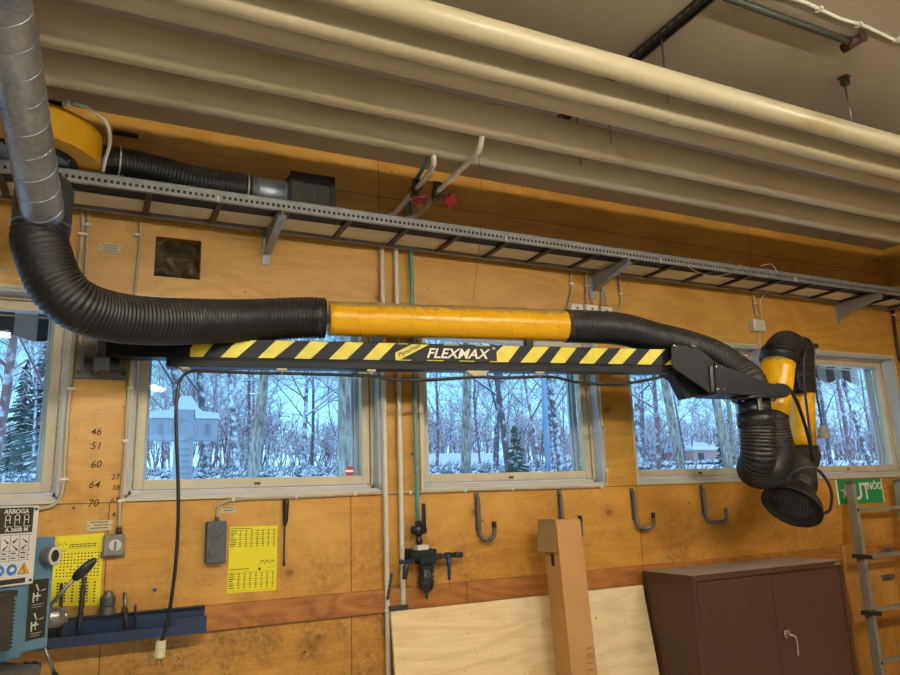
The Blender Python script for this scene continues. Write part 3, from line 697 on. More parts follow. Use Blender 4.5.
cable([(217, 521), (217, 512), (219, 506), (226, 501.5), (240, 499.5), (300, 497), (350, 494.6), (383, 493.2), (420, 492.3), (470, 490.5), (520, 489), (560, 488), (598, 486.5), (605, 485), (607, 480), (606, 460), (604.5, 440), (603, 426)],
      'beige cable along the wall below the middle windows to the double socket', .007, clips=((233, 499.5), (296, 497), (355, 494), (410, 492.6), (465, 490.8), (512, 489), (601, 487), (604, 430), (606.5, 470)), cr=(.016, .02))
cable([(571, 272), (570.5, 280), (571.5, 290), (569, 303), (566, 318)], 'beige cable dropping from the tray to the leftmost white junction box', .008, clips=((571, 284),))
cable([(586, 274), (586.5, 288), (586, 304)], 'grey cable to the middle junction box, left of the steel bracket', .010, clips=((587, 286),))
cable([(588, 288), (591, 298), (592, 304)], 'short beige cable looping into the middle junction box', .006)
cable([(601, 280), (602, 290), (601.5, 306)], 'grey cable to the right junction box, right of the steel bracket', .010, clips=((602, 288),))
cable([(603, 289), (606, 298), (607, 306)], 'short beige cable looping into the right junction box', .006)
cable([(619, 275), (620, 290), (621, 302), (618, 309), (608, 312)], 'beige cable curling down right of the three junction boxes', .008, clips=((620.5, 294),))
for i, (a, b, c, d, lab) in enumerate(((571, 585, 303, 326, 'white junction box mostly hidden by hose, leftmost of three'), (586, 600, 304, 327, 'white junction box in the middle of three above the hose'), (601, 614, 306, 328, 'white junction box rightmost of three above the hose'))):
    p0, p1 = P(a, c, -.045), P(b, d, -.045)
    g = MB().b2((p0.x, -.045, p1.z), (p1.x, 0, p0.z), .004).build('junction_box', M_WPLAS, None, label=lab, cat='junction box', group='white junction boxes above the hose')
    MB().cyl(((p0.x + p1.x) / 2, -.047, p0.z - .03), ((p0.x + p1.x) / 2, -.045, p0.z - .03), .008, 10).build('lid_screw', M_DKMET, g)
cable([(753, 290), (754, 302), (757, 318)], 'grey cable from the tray down to the white box near the lift arm', .010, clips=((755, 303),))
cable([(776, 276, -.2), (768, 291, -.08), (760.5, 300, -.03), (762, 318)], 'thin white flex from the tray down to the white box near the lift arm', .003, M_WPLAS)
p0, p1 = P(753.5, 319, -.05), P(766.5, 331.5, -.05)
g = MB().b2((p0.x, -.05, p1.z), (p1.x, 0, p0.z), .005).build('surface_socket', M_WPLAS, None, label='small white surface socket box above the corrugated elbow', cat='socket')
MB().cyl(((p0.x + p1.x) / 2 + .02, -.053, (p0.z + p1.z) / 2), ((p0.x + p1.x) / 2 + .02, -.05, (p0.z + p1.z) / 2), .007, 10).build('cap', M_TAG, g)
cable([(760, 331, -.03), (760, 337, -.06), (759, 350, -.2), (759, 362, -.35)], 'thin white flex hanging from the small white socket box to the arm', .005, M_WPLAS, -.03)
cable([(893, 309), (895, 330), (898, 350), (900, 362)], 'black cable down the wall corner at the far right', .012, M_BLCABLE, -.02, clips=((893.5, 315),))
cable([(760, 266, -.37), (771, 264, -.40), (777, 272, -.38), (776, 280, -.30)], 'thin loose white wire looped over the tray rail', .003, M_WPLAS)
cable([(682, 261, -.385), (695, 271, -.40), (715, 276, -.40), (733, 272, -.39), (742, 263, -.385)], 'thin loose beige wire sagging along the tray rail', .003, M_CONDUIT)
# white cable over the fan
MB().tube(spline([P(72, 103, -.69), P(84, 106, -.69), P(96, 113, -.67), P(106, 122, -.62), P(110, 135, -.58), P(109, 148, -.54), P(105, 160, -.5), P(103, 172, -.46)], .02), .008, 8).build('fan_cable', M_WPLAS, None, label='white cable looping from the yellow fan down to the cable tray', cat='cable')
# label plates
for a, b, c, d, lab in ((98.5, 243, 122, 254, 'small cream engraved plate screwed up left of the square hole'), (-6, 266, 8.5, 271, 'small cream plate at the left edge above the leftmost window'),
                        (87, 521, 112, 530, 'small cream label plate left of the rotary switch'), (219.5, 506.5, 236, 512.5, 'small cream label plate above the double socket')):
    p0, p1 = P(a, b, -.002), P(c, d, -.002)
    g = MB().b2((p0.x, -.003, p1.z), (p1.x, 0, p0.z)).build('label_plate', M_TAG, None, label=lab, cat='label plate', group='small engraved label plates on the wall')
    m = MB(); H = p0.z - p1.z; W = p1.x - p0.x; rows = 3 if H > .04 else 2
    for r_ in range(rows):
        x = p0.x + W * (.16 + .1 * (r_ % 2))
        while x < p1.x - W * .22: w_ = random.uniform(.004, .009); m.b2((x, -.0036, p0.z - H * (r_ + .75) / (rows + .5)), (x + w_, -.003, p0.z - H * (r_ + .4) / (rows + .5))); x += w_ + .002
    m.build('engraving', M_INK, g); MB().cyl((p0.x + .006, -.0045, (p0.z + p1.z) / 2), (p0.x + .006, -.003, (p0.z + p1.z) / 2), .003, 8).cyl((p1.x - .006, -.0045, (p0.z + p1.z) / 2), (p1.x - .006, -.003, (p0.z + p1.z) / 2), .003, 8).build('screws', M_DKMET, g)
# rotary switch
p0, p1 = P(103.5, 535, -.04), P(124, 555.5, -.04); cx, cz = (p0.x + p1.x) / 2, (p0.z + p1.z) / 2
g = thing('rotary_switch', 'old grey rotary switch beside the left yellow chart', 'switch', (cx, 0, cz))
MB().b2((p0.x, -.04, p1.z), (p1.x, 0, p0.z), .006).build('case', M_SWITCH, g)
MB().b2((p0.x - .008, -.012, p1.z - .006), (p1.x + .004, 0, p1.z + .02)).build('base_plate', M_SWITCH, g)
MB().cyl((cx + .006, -.05, cz), (cx + .006, -.04, cz), .026, 20).build('dial', M_WT, g)
MB().box((cx + .006, -.056, cz - .003), (.009, .012, .042), None, .002).build('pointer', M_SWITCH, g)
MB().cyl((P(119, 531, -.015).x, -.015, p0.z), (P(119, 531, -.015).x, -.015, p0.z + .03), .014, 10).build('cable_gland', M_BRASS, g)
# double socket
p0, p1 = P(207, 521.5, -.05), P(226, 563, -.05); cx = (p0.x + p1.x) / 2
g = thing('double_socket', 'dark grey double socket with round covers left of the right yellow chart', 'socket', (cx, 0, p0.z))
MB().b2((p0.x, -.045, p1.z), (p1.x, 0, p0.z), .006).build('housing', M_GREYPL, g)
for zz in (.27, .73):
    z = p0.z + (p1.z - p0.z) * zz; MB().lathe((cx, 0, z), (0, -1, 0), [(.045, .036), (.052, .034), (.052, .028), (.048, .027), (.048, 0)], 24, False).box((cx, -.052, z - .012), (.05, .006, .012), None, .002).build('round_cover', M_GREYPL, g)
MB().cyl((P(217, 520, -.012).x, -.014, p0.z), (P(217, 520, -.012).x, -.014, p0.z + .02), .011, 10).build('cable_gland', M_GREYPL, g)
# yellow charts
def chart(c4, lab, kind):
    Y = -.003
    tl, tr_, br, bl = [P(a, b, Y) for a, b in c4]
    g = MB().prism([tl, tr_, br, bl], (0, .002, 0)).build('paper_chart', M_PAPER, None, label=lab, cat='chart', group='yellow charts pinned to the wall')
    m = MB(); rnd = random.Random(kind)
    def uv(u, v): return tl.lerp(tr_, u).lerp(bl.lerp(br, u), v) + V((0, -.0006, 0))
    def mark(u0, v0, u1, v1): m.prism([uv(u0, v0), uv(u1, v0), uv(u1, v1), uv(u0, v1)], (0, .0005, 0))
    if kind == 1:
        for r_ in range(2):
            u = .3
            while u < .85: w_ = rnd.uniform(.02, .06); mark(u, .13 + r_ * .03, min(u + w_, .9), .145 + r_ * .03); u += w_ + .012
        for q in range(10): u = .04 + q * .022; v = .08 + .05 * abs(math.sin(q * 1.3)); mark(u, v, u + .012, v + .02)
        mark(.05, .19, .95, .193); mark(.1, .215, .25, .225)
        for r_ in range(8):
            for k in range(13):
                if rnd.random() < .9: u = .06 + k * .07; mark(u, .26 + r_ * .045, u + .035, .277 + r_ * .045)
        mark(.04, .635, .95, .638)
        for r_ in range(7):
            for k in range(6):
                u = .1 + k * .15; mark(u, .67 + r_ * .043, u + .045, .69 + r_ * .043)
        for k in range(5): mark(.2 + k * .15, .65, .203 + k * .15, .97)
    else:
        mark(.02, .025, .45, .035)
        for v0, rows in ((.06, 8), (.72, 7)):
            for r_ in range(rows):
                v = v0 + r_ * .034; mark(.02, v, .02 + rnd.uniform(.06, .14), v + .012)
                for k in range(7): u = .2 + k * .117; mark(u, v, u + .04, v + .014)
        for v in (.055, .12, .19, .26, .30, .69, .71, .8, .88, .97): mark(.02, v, .4 if v in (.3,) else .95, v + .0025)
        mark(.02, .645, .42, .655)
        for q in range(24): a = q / 24; u = .64 + .3 * a; v = .58 - .05 * abs(math.sin(a * 9)); mark(u, v, u + .008, v + .02)
        mark(.62, .53, .94, .533); mark(.62, .64, .66, .68); mark(.8, .64, .96, .643)
        for k in range(7): mark(.29 + k * .117, .05, .292 + k * .117, .27)
    m.build('printed_table', M_INK, g)
chart([(55.5, 536.5), (104, 533), (99.5, 605.5), (50, 606)], 'bright yellow printed chart behind the drill press lever', 1)
chart([(230, 527), (278, 525.5), (276, 590), (227, 593.5)], 'bright yellow printed chart between double socket and hanging screwdriver', 2)
# hanging screwdriver
g = thing('screwdriver', 'long black screwdriver hanging on the wall right of the yellow chart', 'screwdriver', P(285, 500, -.03))
a, b, c, d = P(286, 499, -.025), P(285.5, 519, -.025), P(284.6, 526, -.025), P(284, 566, -.02)
MB().tube([a, a.lerp(b, .1), a.lerp(b, .5), a.lerp(b, .85), b, c], [.012, .017, .016, .013, .015, .008], 8).build('handle', M_BLKPL, g)
MB().tube([c, d.lerp(c, .15), d.lerp(c, .13), d], [.005, .005, .007, .006], 8).build('shaft', M_DKMET, g)
MB().cyl(P(286, 500, -.04), P(286, 500, 0), .003, 6).build('wall_nail', M_STEEL, g)
# screw in the wall
q = P(154.5, 590, -.004); sc_ = MB().cyl(q + V((0, .004, 0)), q, .011, 14).build('wall_screw', M_STEEL, None, label='single round screw head in the wall above the blue rail', cat='screw'); MB().cyl(q, q + V((0, -.001, 0)), .005, 6).build('hex_socket', M_BLKPL, sc_)
# vent plate and stub on the wall, top left
p0, p1 = P(291, 171, -.29), P(334.5, 176, -.29)
g = thing('duct_box', 'dark square steel duct box on the wall above the tray', 'duct box', ((p0.x + p1.x) / 2, 0, p0.z))
MB().b2((p0.x, -.285, TZ + .062), (p1.x, 0, p0.z), .003).build('box_body', mat('dull_grey_sheet', '3f3e3a', .5, .4, '343330', 7, .8), g)
MB().b2((p0.x - .003, -.292, p0.z - .018), (p1.x + .003, -.285, p0.z + .003)).b2((p1.x - .022, -.292, TZ + .062), (p1.x + .003, -.285, p0.z + .003)).b2((p0.x - .003, -.292, TZ + .062), (p0.x + .006, -.285, p0.z)).build('edge_frame', mat('rusty_dark_frame', '2e241c', .6, .2, '231c17', 9, .8), g)
for q in (.3, .62): MB().b2((p0.x + (p1.x - p0.x) * q, -.288, TZ + .062), (p0.x + (p1.x - p0.x) * q + .004, -.285, p0.z)).build('seam', M_DKMET, g)
a, b = P(113, 126.5, -.02), P(138, 139, -.02)
g = MB().b2((a.x, -.03, b.z + .01), (b.x, 0, a.z - .02), .003).build('wall_strut', M_DKMET, None, label='short slotted dark strut on the wall right of the yellow fan', cat='strut')
for i in range(3): x = a.x + .02 + i * (b.x - a.x - .04) / 3; MB().b2((x, -.031, (a.z + b.z) / 2 - .01), (x + .025, -.03, (a.z + b.z) / 2 + .0)).build('slot', M_BLKPL, g)

# ------------------------------------------------------------------ yellow fan, its hose, galvanised duct
fc = V((P(30, 143, -.38).x, -.385, 0)); fz0, fz1 = 3.158, 3.305; FR = .285
g = thing('extraction_fan', 'round yellow extraction fan housing above the cable tray at the left', 'fan', (fc.x, fc.y, fz0))
MB().lathe(fc, (0, 0, 1), [(fz0, .19), (fz0, FR - .004), (fz0 + .006, FR), (fz1 - .006, FR), (fz1, FR - .004), (fz1, 0)], 64, False).build('housing', M_YFAN, g)
for p in g.children[0].data.polygons: p.use_smooth = False
MB().lathe(fc, (0, 0, 1), [(fz0 - .012, .165), (fz0 - .012, .195), (fz0 + .002, .195)], 48, False).build('inlet_ring', M_BLACK, g)
m = MB().lathe(fc, (0, 0, 1), [(fz0 - .006, 0), (fz0 - .006, .168)], 32, False); m.build('inlet_plate', M_GALV, g)
for k in range(8): m = MB(); a = 2 * PI * k / 8 + .3; m.cyl(fc + V((.182 * math.cos(a), .182 * math.sin(a), fz0 - .018)), fc + V((.182 * math.cos(a), .182 * math.sin(a), fz0 - .01)), .007, 6); m.build('ring_bolt', M_STEEL, g)
mp_ = P(60, 98, -.5)
MB().b2((fc.x - .12, -.45, fz1), (fc.x + .12, -.2, fz1 + .13), .01).build('motor', M_BLACK, g)
a = P(72, 103, -.69); MB().cyl(a + V((-.03, .02, 0)), a + V((-.01, .005, 0)), .013, 8).cyl(a + V((-.012, .005, 0)), a + V((.0, 0, 0)), .018, 8).build('cable_gland', M_WPLAS, g)
for s_ in (-1, 1): MB().b2((fc.x + s_ * .2 - .02, -.42, fz1 - .03), (fc.x + s_ * .2 + .02, 0, fz1)).build('wall_bracket', M_DKMET, g)
h1 = [P(106, 168, -.30), P(118, 168, -.22), P(150, 172, -.2), P(190, 181, -.2), P(235, 187, -.2), P(250, 189, -.2)]
for i, z in enumerate((3.25, 3.275, 3.275, 3.25, 3.245, 3.245)): h1[i].z = z
VBX = P(291, 172, -.29).x
h1[0] = V((fc.x + .24, -.25, 3.25))
g = thing('fan_outlet_hose', 'black corrugated hose from the yellow fan along the top of the tray', 'hose', h1[0])
MB().tube(resample(spline(h1, .01), .004), .083, 32, True, lambda L, a: .006 * (abs(math.cos(PI * ((L / .018 + a / (2 * PI)) % 1))) - .5)).build('hose_body', M_HOSE, g)
MB().torus(h1[-1] - V((.02, 0, 0)), (1, 0, 0), .088, .004, 32, 6).torus(h1[1], (1, .1, 0), .088, .004, 32, 6).build('hose_clamp', M_WPLAS, g)
e0 = h1[-1]; x1_ = VBX + .03
g = thing('duct_elbow', 'short grey duct piece between the black hose and the wall plate', 'duct', e0)
MB().tube([e0 + V((-.02, 0, 0)), V((x1_ - .03, e0.y, e0.z))], .08, 32).build('straight_duct', M_GALV, g)
MB().torus(e0 + V((.03, 0, 0)), (1, 0, 0), .081, .004, 32, 6).torus(V((x1_ - .05, e0.y, e0.z)), (1, 0, 0), .081, .004, 32, 6).build('bead', M_GALV, g)

EY = -.60
bt = P(41, 232, EY); bz1 = P(41, 184, EY).z
BX = bt.x
g = thing('duct_junction', 'grey steel duct junction where the galvanised duct meets the black hose', 'duct', bt)
MB().lathe((BX, EY, 0), (0, 0, 1), [(bt.z - .03, .098), (bt.z + .0, .100), (bt.z + .03, .108), (bz1 - .02, .108), (bz1 + .02, .09), (bz1 + .03, .0)], 36).build('body', mat('grey_painted_sheet', '55585a', .4, .6, '45484a', 9, .9), g)
MB().torus((BX, EY, bt.z + .025), (0, 0, 1), .109, .003, 36, 6).build('bead', M_GALV, g)
MB().box((BX + .02, EY - .11, bt.z + .13), (.03, .02, .04)).build('latch', M_BRASS, g)
g0, g1 = P(42, 208, -.70), P(4, 0, -1.5)
gd = (g1 - g0).normalized()
g2 = g1 + V((gd.x, gd.y, -.02)) * .35
path = spline([g0 - gd * .03, g0.lerp(g1, .5), g1, g2, g2 + V((-.25, -.35, .0)), g2 + V((-.7, -.6, 0.0)), V((XL, g2.y - .9, g2.z))], .03)
path[-1].x = XL
g = thing('galvanised_duct', 'galvanised spiral duct slanting down from the upper left corner', 'duct', g0)
MB().tube(path, .077, 36).build('duct_tube', M_GALV, g)
def helix(path, r, pitch, rr, n=5):
    pts = resample(path, pitch / 24); t = []
    u = None
    for i in range(len(pts)):
        d = (pts[min(i + 1, len(pts) - 1)] - pts[max(i - 1, 0)]).normalized()
        if u is None: u = d.cross(V((0, 0, 1)) if abs(d.z) < .9 else V((1, 0, 0))).normalized()
        u = (u - d * u.dot(d)).normalized(); w_ = d.cross(u); a = 2 * PI * i / 24
        t.append(pts[i] + (u * math.cos(a) + w_ * math.sin(a)) * r)
    return MB().tube(t, rr, n)
helix(path, .0775, .105, .0018).build('spiral_seam', M_GALV, g)

# ------------------------------------------------------------------ the swing boom
BA = math.radians(10); BD = V((math.cos(BA), -math.sin(BA), 0)); BN = V((math.sin(BA), math.cos(BA), 0)); UP = V((0, 0, 1))
B0 = P(102, 358, -.15)
def B(px, py, off=0.0): return onpl(px, py, B0 + BN * off, BN)
def BL(s, z, off=0.0): return V((B0.x, B0.y, 0)) + BD * s + BN * off + UP * z
def BS(px, py): return (B(px, py) - B0).dot(BD)
sb0, sb1 = BS(108, 350), BS(673, 358); zt, zb_ = 2.4395, 2.350; DB = .10
Rb = Matrix.Rotation(-BA, 3, 'Z')
boom = thing('extraction_boom', 'long black swing boom with yellow hazard stripes reaching across the windows', 'boom', B0)
def bbox(s0, s1, z0, z1, o0, o1, bev=0):
    return ((BL((s0 + s1) / 2, (z0 + z1) / 2, (o0 + o1) / 2)), (abs(s1 - s0), abs(o1 - o0), abs(z1 - z0)), Rb, bev)
MB().box(*bbox(sb0, sb1, zb_ - .003, zt + .003, 0, DB, .003)).build('beam', M_BLACK, boom)
sr0 = BS(166, 362)
MB().box(*bbox(sr0, sb1 - .01, 2.304, zb_ - .003, .006, DB - .01, .002)).box(*bbox(sr0, sb1 - .01, zb_ - .01, zb_ - .004, 0.0, DB - .004)).build('lower_track', M_BLACK, boom)
# stripes (read along the boom)
st_t = [(196.7, 217.6, 190, 202.4), (238.4, 257, 220.3, 237), (276, 295.5, 257.7, 274), (310.6, 329.5, 294.3, 310.6), (346, 364, 328.8, 346.4), (379, 395.8, 363, 379),
        (503, 520, 497, 508), (533.6, 549.5, 520.5, 535.6), (561.3, 577, 550, 564.6), (591.8, 608, 579, 594), (620.8, 636.4, 608, 622), (650, 664.6, 637, 650.8)]
m = MB()
ylin = lambda px: 340.7 + (px - 225) * .0175
blin = lambda px: 358 + (px - 225) * .0153
for a, b, c, d in st_t:
    A, Bq, Cq, Dq = BS(a, ylin(a)), BS(b, ylin(b)), BS(d, blin(d)), BS(c, blin(c))
    poly = [BL(A, zt, -.0008), BL(Bq, zt, -.0008), BL(Cq, zb_, -.0008), BL(Dq, zb_, -.0008)]
    if a in (196.7, 503): poly.append(BL(Dq, zb_ + (.055 if a == 503 else .04), -.0008))
    m.prism(poly, BN * .001)
A, Bq = BS(665, 364), BS(671.5, 358); m.prism([BL(A, zb_, -.0008), BL(Bq, zb_ + .035, -.0008), BL(Bq, zb_, -.0008)], BN * .001)
for a, b, top in ((444, 459, 1), (475, 490, 1), (427, 443, 0), (459, 474, 0), (489, 498, 0), (396, 411, 0), (398, 408, 1)):
    A, Bq = BS(a, 350), BS(b, 350); z = zt - .004 if top else zb_
    m.prism([BL(A, z, -.0008), BL(Bq, z, -.0008), BL(Bq, z + .004, -.0008), BL(A, z + .004, -.0008)], BN * .001)
# slanting yellow logo flash
lp = [(395.5, 352.5), (412, 344.3), (429, 344.6), (400, 359.6), (395.5, 359.6)]
pl = []
for a, b in lp:
    q = B(a, b, -.0008); q.z = min(max(q.z, zb_ + .001), zt - .001); pl.append(q)
m.prism(pl, BN * .001)
m.build('hazard_stripes', M_YSTR, boom)
t0 = BS(426.2, 357.2)
text('FLEXMAX', .073, M_LETTER, BL(t0, zb_ + .0165, -.0012), BD, UP, 'lettering', boom, .32, .0013, .0005, sx=1.06)
text('\u00ae', .022, M_LETTER, BL(BS(492.5, 350), zt - .024, -.0012), BD, UP, 'trademark_sign', boom, 0, 0, .0005)
u_ = (B(422, 346.3) - B(398.5, 357.8)).normalized()
text('PlymoVent', .031, M_INK, B(399.3, 357.2, -.0022), u_, UP, 'logo_lettering', boom, .15, .0004, .0004, sx=.95)
# cable hooks under the track
for px, w_, lab in ((183.5, .055, None), (282, .05, None), (372, .045, None), (478.5, .13, None), (540.5, .055, None)):
    s = BS(px, 368); m = MB()
    if w_ > .1: m.prism([BL(s - w_ / 2, 2.304, .01), BL(s + w_ / 2, 2.304, .01), BL(s + w_ / 2 - .02, 2.288, .01), BL(s + .02, 2.276, .01), BL(s - .02, 2.276, .01), BL(s - w_ / 2 + .02, 2.288, .01)], BN * .03)
    else: m.box(*bbox(s - w_ / 2, s + w_ / 2, 2.292, 2.304, .01, .05, .002))
    m.torus(BL(s, 2.283 if w_ < .1 else 2.279, .015), BD, .010, .002, 14, 6)
    m.build('cable_hook', M_TAG, boom)
# wall mount
w0, w1 = P(76, 324, 0), P(128, 379, 0)
mp = thing('boom_wall_mount', 'grey steel wall plate and pivot carrying the boom between the left windows', 'bracket', P(102, 360, 0))
MB().b2((P(76.5, 340, 0).x, -.010, P(100, 379.5, 0).z), (P(128, 340, 0).x, 0, 2.62), .002).build('wall_plate', mat('grey_primer', '6d6a60', .5, .4, '59564d', 12, .9), mp)
for px, py in ((78.8, 372.2), (123.3, 373.5)): q = P(px, py, -.012); MB().cyl(q + V((0, .004, 0)), q + V((0, -.008, 0)), .011, 6).build('bolt', M_DKMET, mp)
pv = P(102, 360, -.12); ptop = P(99, 338, -.12)
MB().cyl((pv.x, -.12, pv.z + .0), (pv.x, -.12, 2.55), .027, 24).build('pivot_post', M_DKMET, mp)
MB().b2((pv.x - .035, -.15, pv.z - .055), (pv.x + .035, -.01, pv.z + .012), .006).build('pivot_block', M_STEEL, mp)
MB().cyl((pv.x - .075, -.10, pv.z - .012), (pv.x + .075, -.10, pv.z - .012), .028, 20).build('pivot_pin', M_BLKPL, mp)
MB().cyl((pv.x, -.12, pv.z - .075), (pv.x, -.12, pv.z - .05), .022, 6).build('pivot_nut', M_BRASS, mp)
# beam root shoe
MB().box(*bbox(sb0 - .03, sb0 + .3, zb_ - .003, zt + .06, .012, DB - .012, .003)).build('root_shoe', M_BLACK, boom)
# yellow tube on top
OY = DB / 2 - .01; ya, yb = B(329, 319.2, OY), B(569, 325.6, OY); zy = (ya.z + yb.z) / 2; sa, sbb = (ya - B0).dot(BD), (yb - B0).dot(BD)
yt = thing('yellow_duct_tube', 'straight yellow spiral tube lying on top of the striped boom', 'duct', ya)
yp = [BL(sa + (sbb - sa) * i / 30, zy, OY) for i in range(31)]
MB().tube(yp, .09, 48).build('tube_wall', M_YEL, yt)
helix(yp, .0905, .137, .0026).build('spiral_seam', M_YEL, yt)
for s in (sa + .25, sbb - .25): MB().box(*bbox(s - .02, s + .02, zt, zy - .085, .02, DB - .03)).build('saddle', M_BLACK, yt)
# left hose
hL = [V((BX, EY, bt.z + .02)), V((BX - .003, EY - .003, bt.z - .04)), P(44, 256, -.615), P(55, 283, -.62), P(76, 304, -.60), P(108, 316, -.53), P(150, 321, -.45), P(200, 321.5, -.33), P(250, 320.5, -.25), BL(sa - .12, zy, OY), BL(sa - .03, zy, OY)]
g = thing('intake_hose', 'thick black corrugated hose curving from the galvanised duct to the yellow tube', 'hose', hL[0])
L_ = hose_mb(hL, .104, .0178, .0085, 40)
L_.build('hose_body', M_HOSE, g)
MB().tube([BL(sa - .10, zy, OY), BL(sa - .02, zy, OY)], .1035, 40).torus(BL(sa - .07, zy, OY), BD, .1035, .003, 40, 6).build('cuff', M_BLKPL, g)
# right hose from tube to the arm head
H0 = B(755, 397, .05)
FL = onpl(753.5, 398, B0 + BN * .05, BN)          # centre of the turning flange
def BO(px, py, off=.05): return B(px, py, off)
hR = [BL(sbb - .03, zy, OY), BL(sbb + .08, zy, OY), BO(620, 329, .06), BO(655, 338, .09), BO(688, 346, .12), BO(715, 356, .13), BO(737, 370, .11), V((FL.x - .012, FL.y, FL.z + .10)), V((FL.x, FL.y, FL.z + .015))]
g = thing('boom_end_hose', 'black corrugated hose sloping from the yellow tube down to the arm flange', 'hose', hR[0])
hose_mb(hR, .092, .0178, .0065, 40).build('hose_body', M_HOSE, g)
# head plates
head = thing('steel_bracket', 'black folded steel bracket at the right end of the striped boom', 'bracket', B(690, 370))
def plate(pp, off, th): 
    return MB().prism([B(a, b, off) for a, b in pp], BN * th)
PA = [(671, 348), (673.5, 345), (697, 347.5), (714, 361), (719, 366), (716, 393), (709, 392), (672.5, 367)]
PB = [(715, 361.5), (722, 366), (740, 372), (768, 383), (785, 386), (792, 390), (790, 395), (770, 396), (716, 393.5)]
plate(PA, -.046, .005).build('side_plate', M_BLACK, head)
plate(PA, DB + .041, .005).build('side_plate', M_BLACK, head)
plate(PB, -.053, .005).build('wing_plate', M_BLACK, head)
plate([(a, b) for a, b in PB], DB + .048, .005).build('wing_plate', M_BLACK, head)
m = MB(); 
def bridge(a, b, o0, o1, th=.004): 
    A0, A1, C0, C1 = B(a[0], a[1], o0), B(b[0], b[1], o0), None, None
    w_ = BN * (o1 - o0); m.prism([A0, A1, A1 + w_, A0 + w_], UP * th)
bridge((672.5, 367), (716, 393), -.046, DB + .046); bridge((716, 393.5), (788, 396), -.053, DB + .053); bridge((673.5, 345), (697, 347.5), -.046, DB + .046)
m.build('web_plates', M_BLACK, head)
MB().prism([B(673.5, 374, .02), B(686, 398.5, .02), B(716, 393, .02), B(712, 391, .02)], BN * .08).build('lower_gusset', M_BLACK, head)
for px, py in ((673.5, 345.3), (693.7, 346.3), (715.4, 366.5), (717.3, 389.2), (721.5, 366.5), (724, 389)):
    q = B(px, py, -.053); MB().cyl(q + BN * .012, q - BN * .008, .009 if px < 718 else .005, 10).ball(q - BN * .008, .008 if px < 718 else .004, 8).build('bolt', M_CHROME, head)
MB().prism([B(709.5, 366, -.055), B(712.5, 366, -.055), B(714.5, 391, -.055), B(711.5, 391, -.055)], BN * .01).build('tension_strap', M_BLKPL, head)
# flange and first limb
MB().lathe(FL, (0, 0, 1), [(-.016, 0), (-.016, .125), (-.006, .13), (0, .13), (.006, .125), (.006, 0)], 40, False).build('turning_flange', M_BLKPL, head)
for k in range(8): m = MB(); a = 2 * PI * k / 8 + .2; m.cyl(FL + V((.115 * math.cos(a), .115 * math.sin(a), -.026)), FL + V((.115 * math.cos(a), .115 * math.sin(a), -.016)), .008, 8); m.build('flange_bolt', M_CHROME, head)
sp0 = FL + V((0, 0, -.016)); sp1 = FL + V((-.005, 0, -.125))
MB().tube([sp0, sp1], .094, 36).build('spigot', M_BLKPL, head)
MB().box(FL + V((-.06, -.094, -.05)), (.03, .012, .07), None, .003).build('grease_window', M_STEEL, head)
arm = thing('fume_extractor', 'folded yellow and black extraction arm hanging from the boom end', 'fume extractor', FL + V((0, 0, -.12)))
c0 = sp1
MB().tube([c0 + V((0, 0, .035)), c0 + V((0, 0, -.045))], .106, 36).torus(c0 + V((0, 0, -.012)), (0, 0, 1), .106, .003, 36, 6).build('lower_cuff', M_BLKPL, arm)
zU = P(768, 472, -.74).z
ys1 = -.545
T0, T1 = P(771.5, 415, ys1), P(778.5, 361, ys1)
hU = [c0 + V((0, 0, 0)), c0 + V((0, 0, -.08)), V((c0.x + .004, c0.y + .02, zU + .09)), V((c0.x + .055, c0.y + .10, zU + .018)), V(((c0.x + T0.x) / 2 + .04, (c0.y + T0.y) / 2 + .05, zU + .012)), V((T0.x - .01, T0.y - .02, zU + .11)), T0 + V((-.005, 0, -.06)), T0 + V((0, 0, .03))]
hose_mb(hU, .098, .0195, .0105, 40).build('u_bend_hose', M_HOSE, arm)
MB().tube(straight(T0, T1, 6), .106, 40).build('inner_tube', M_YEL, arm)
td = (T1 - T0).normalized()
# printed dark label up the tube side
ang = V((.8, -.6, 0)); q = T0.lerp(T1, .35) + ang * .1065
text('PlymoVent', .05, M_INK, q + td * -.03, td, V((-.6, -.8, 0)), 'tube_lettering', arm, 0, .001, .001)
MB().tube([T1 - td * .01, T1 + td * .075], .114, 40).torus(T1 - td * .01, td, .114, .004, 36, 6).torus(T1 + td * .06, td, .114, .006, 36, 6).torus(T1 + td * .03, td, .114, .005, 36, 6).build('upper_cuff', M_BLKPL, arm)
for k in (-1, 1):
    for j in (0, 1): q = T1 + td * (.0 + .03 * j) + V((.02 * k, -.114, 0)); MB().box(q + V((.01, 0, 0)), (.05, .012, .010)).build('cuff_lug', M_BLKPL, arm)
T2, T3 = P(801.5, 391, -.34), P(803, 447, -.34)
hE = [T1 + td * .02, T1 + td * .05, P(781.5, 350, ys1 + .04), P(786.5, 346, -.45), P(793, 352, -.38), T2 + V((-.01, 0, .12)), T2 + V((0, 0, .02))]
hose_mb(hE, .104, .021, .006, 40).build('elbow_hose', M_HOSE, arm)
MB().tube(straight(T2, T3, 6), .085, 36).build('outer_tube', M_YEL, arm)
MB().tube([T2 + V((-.005, 0, .1)), T2 + V((0, 0, -.02))], .094, 36).torus(T2 + V((0, 0, .06)), (0, 0, 1), .094, .004, 36, 6).build('middle_cuff', M_BLKPL, arm)
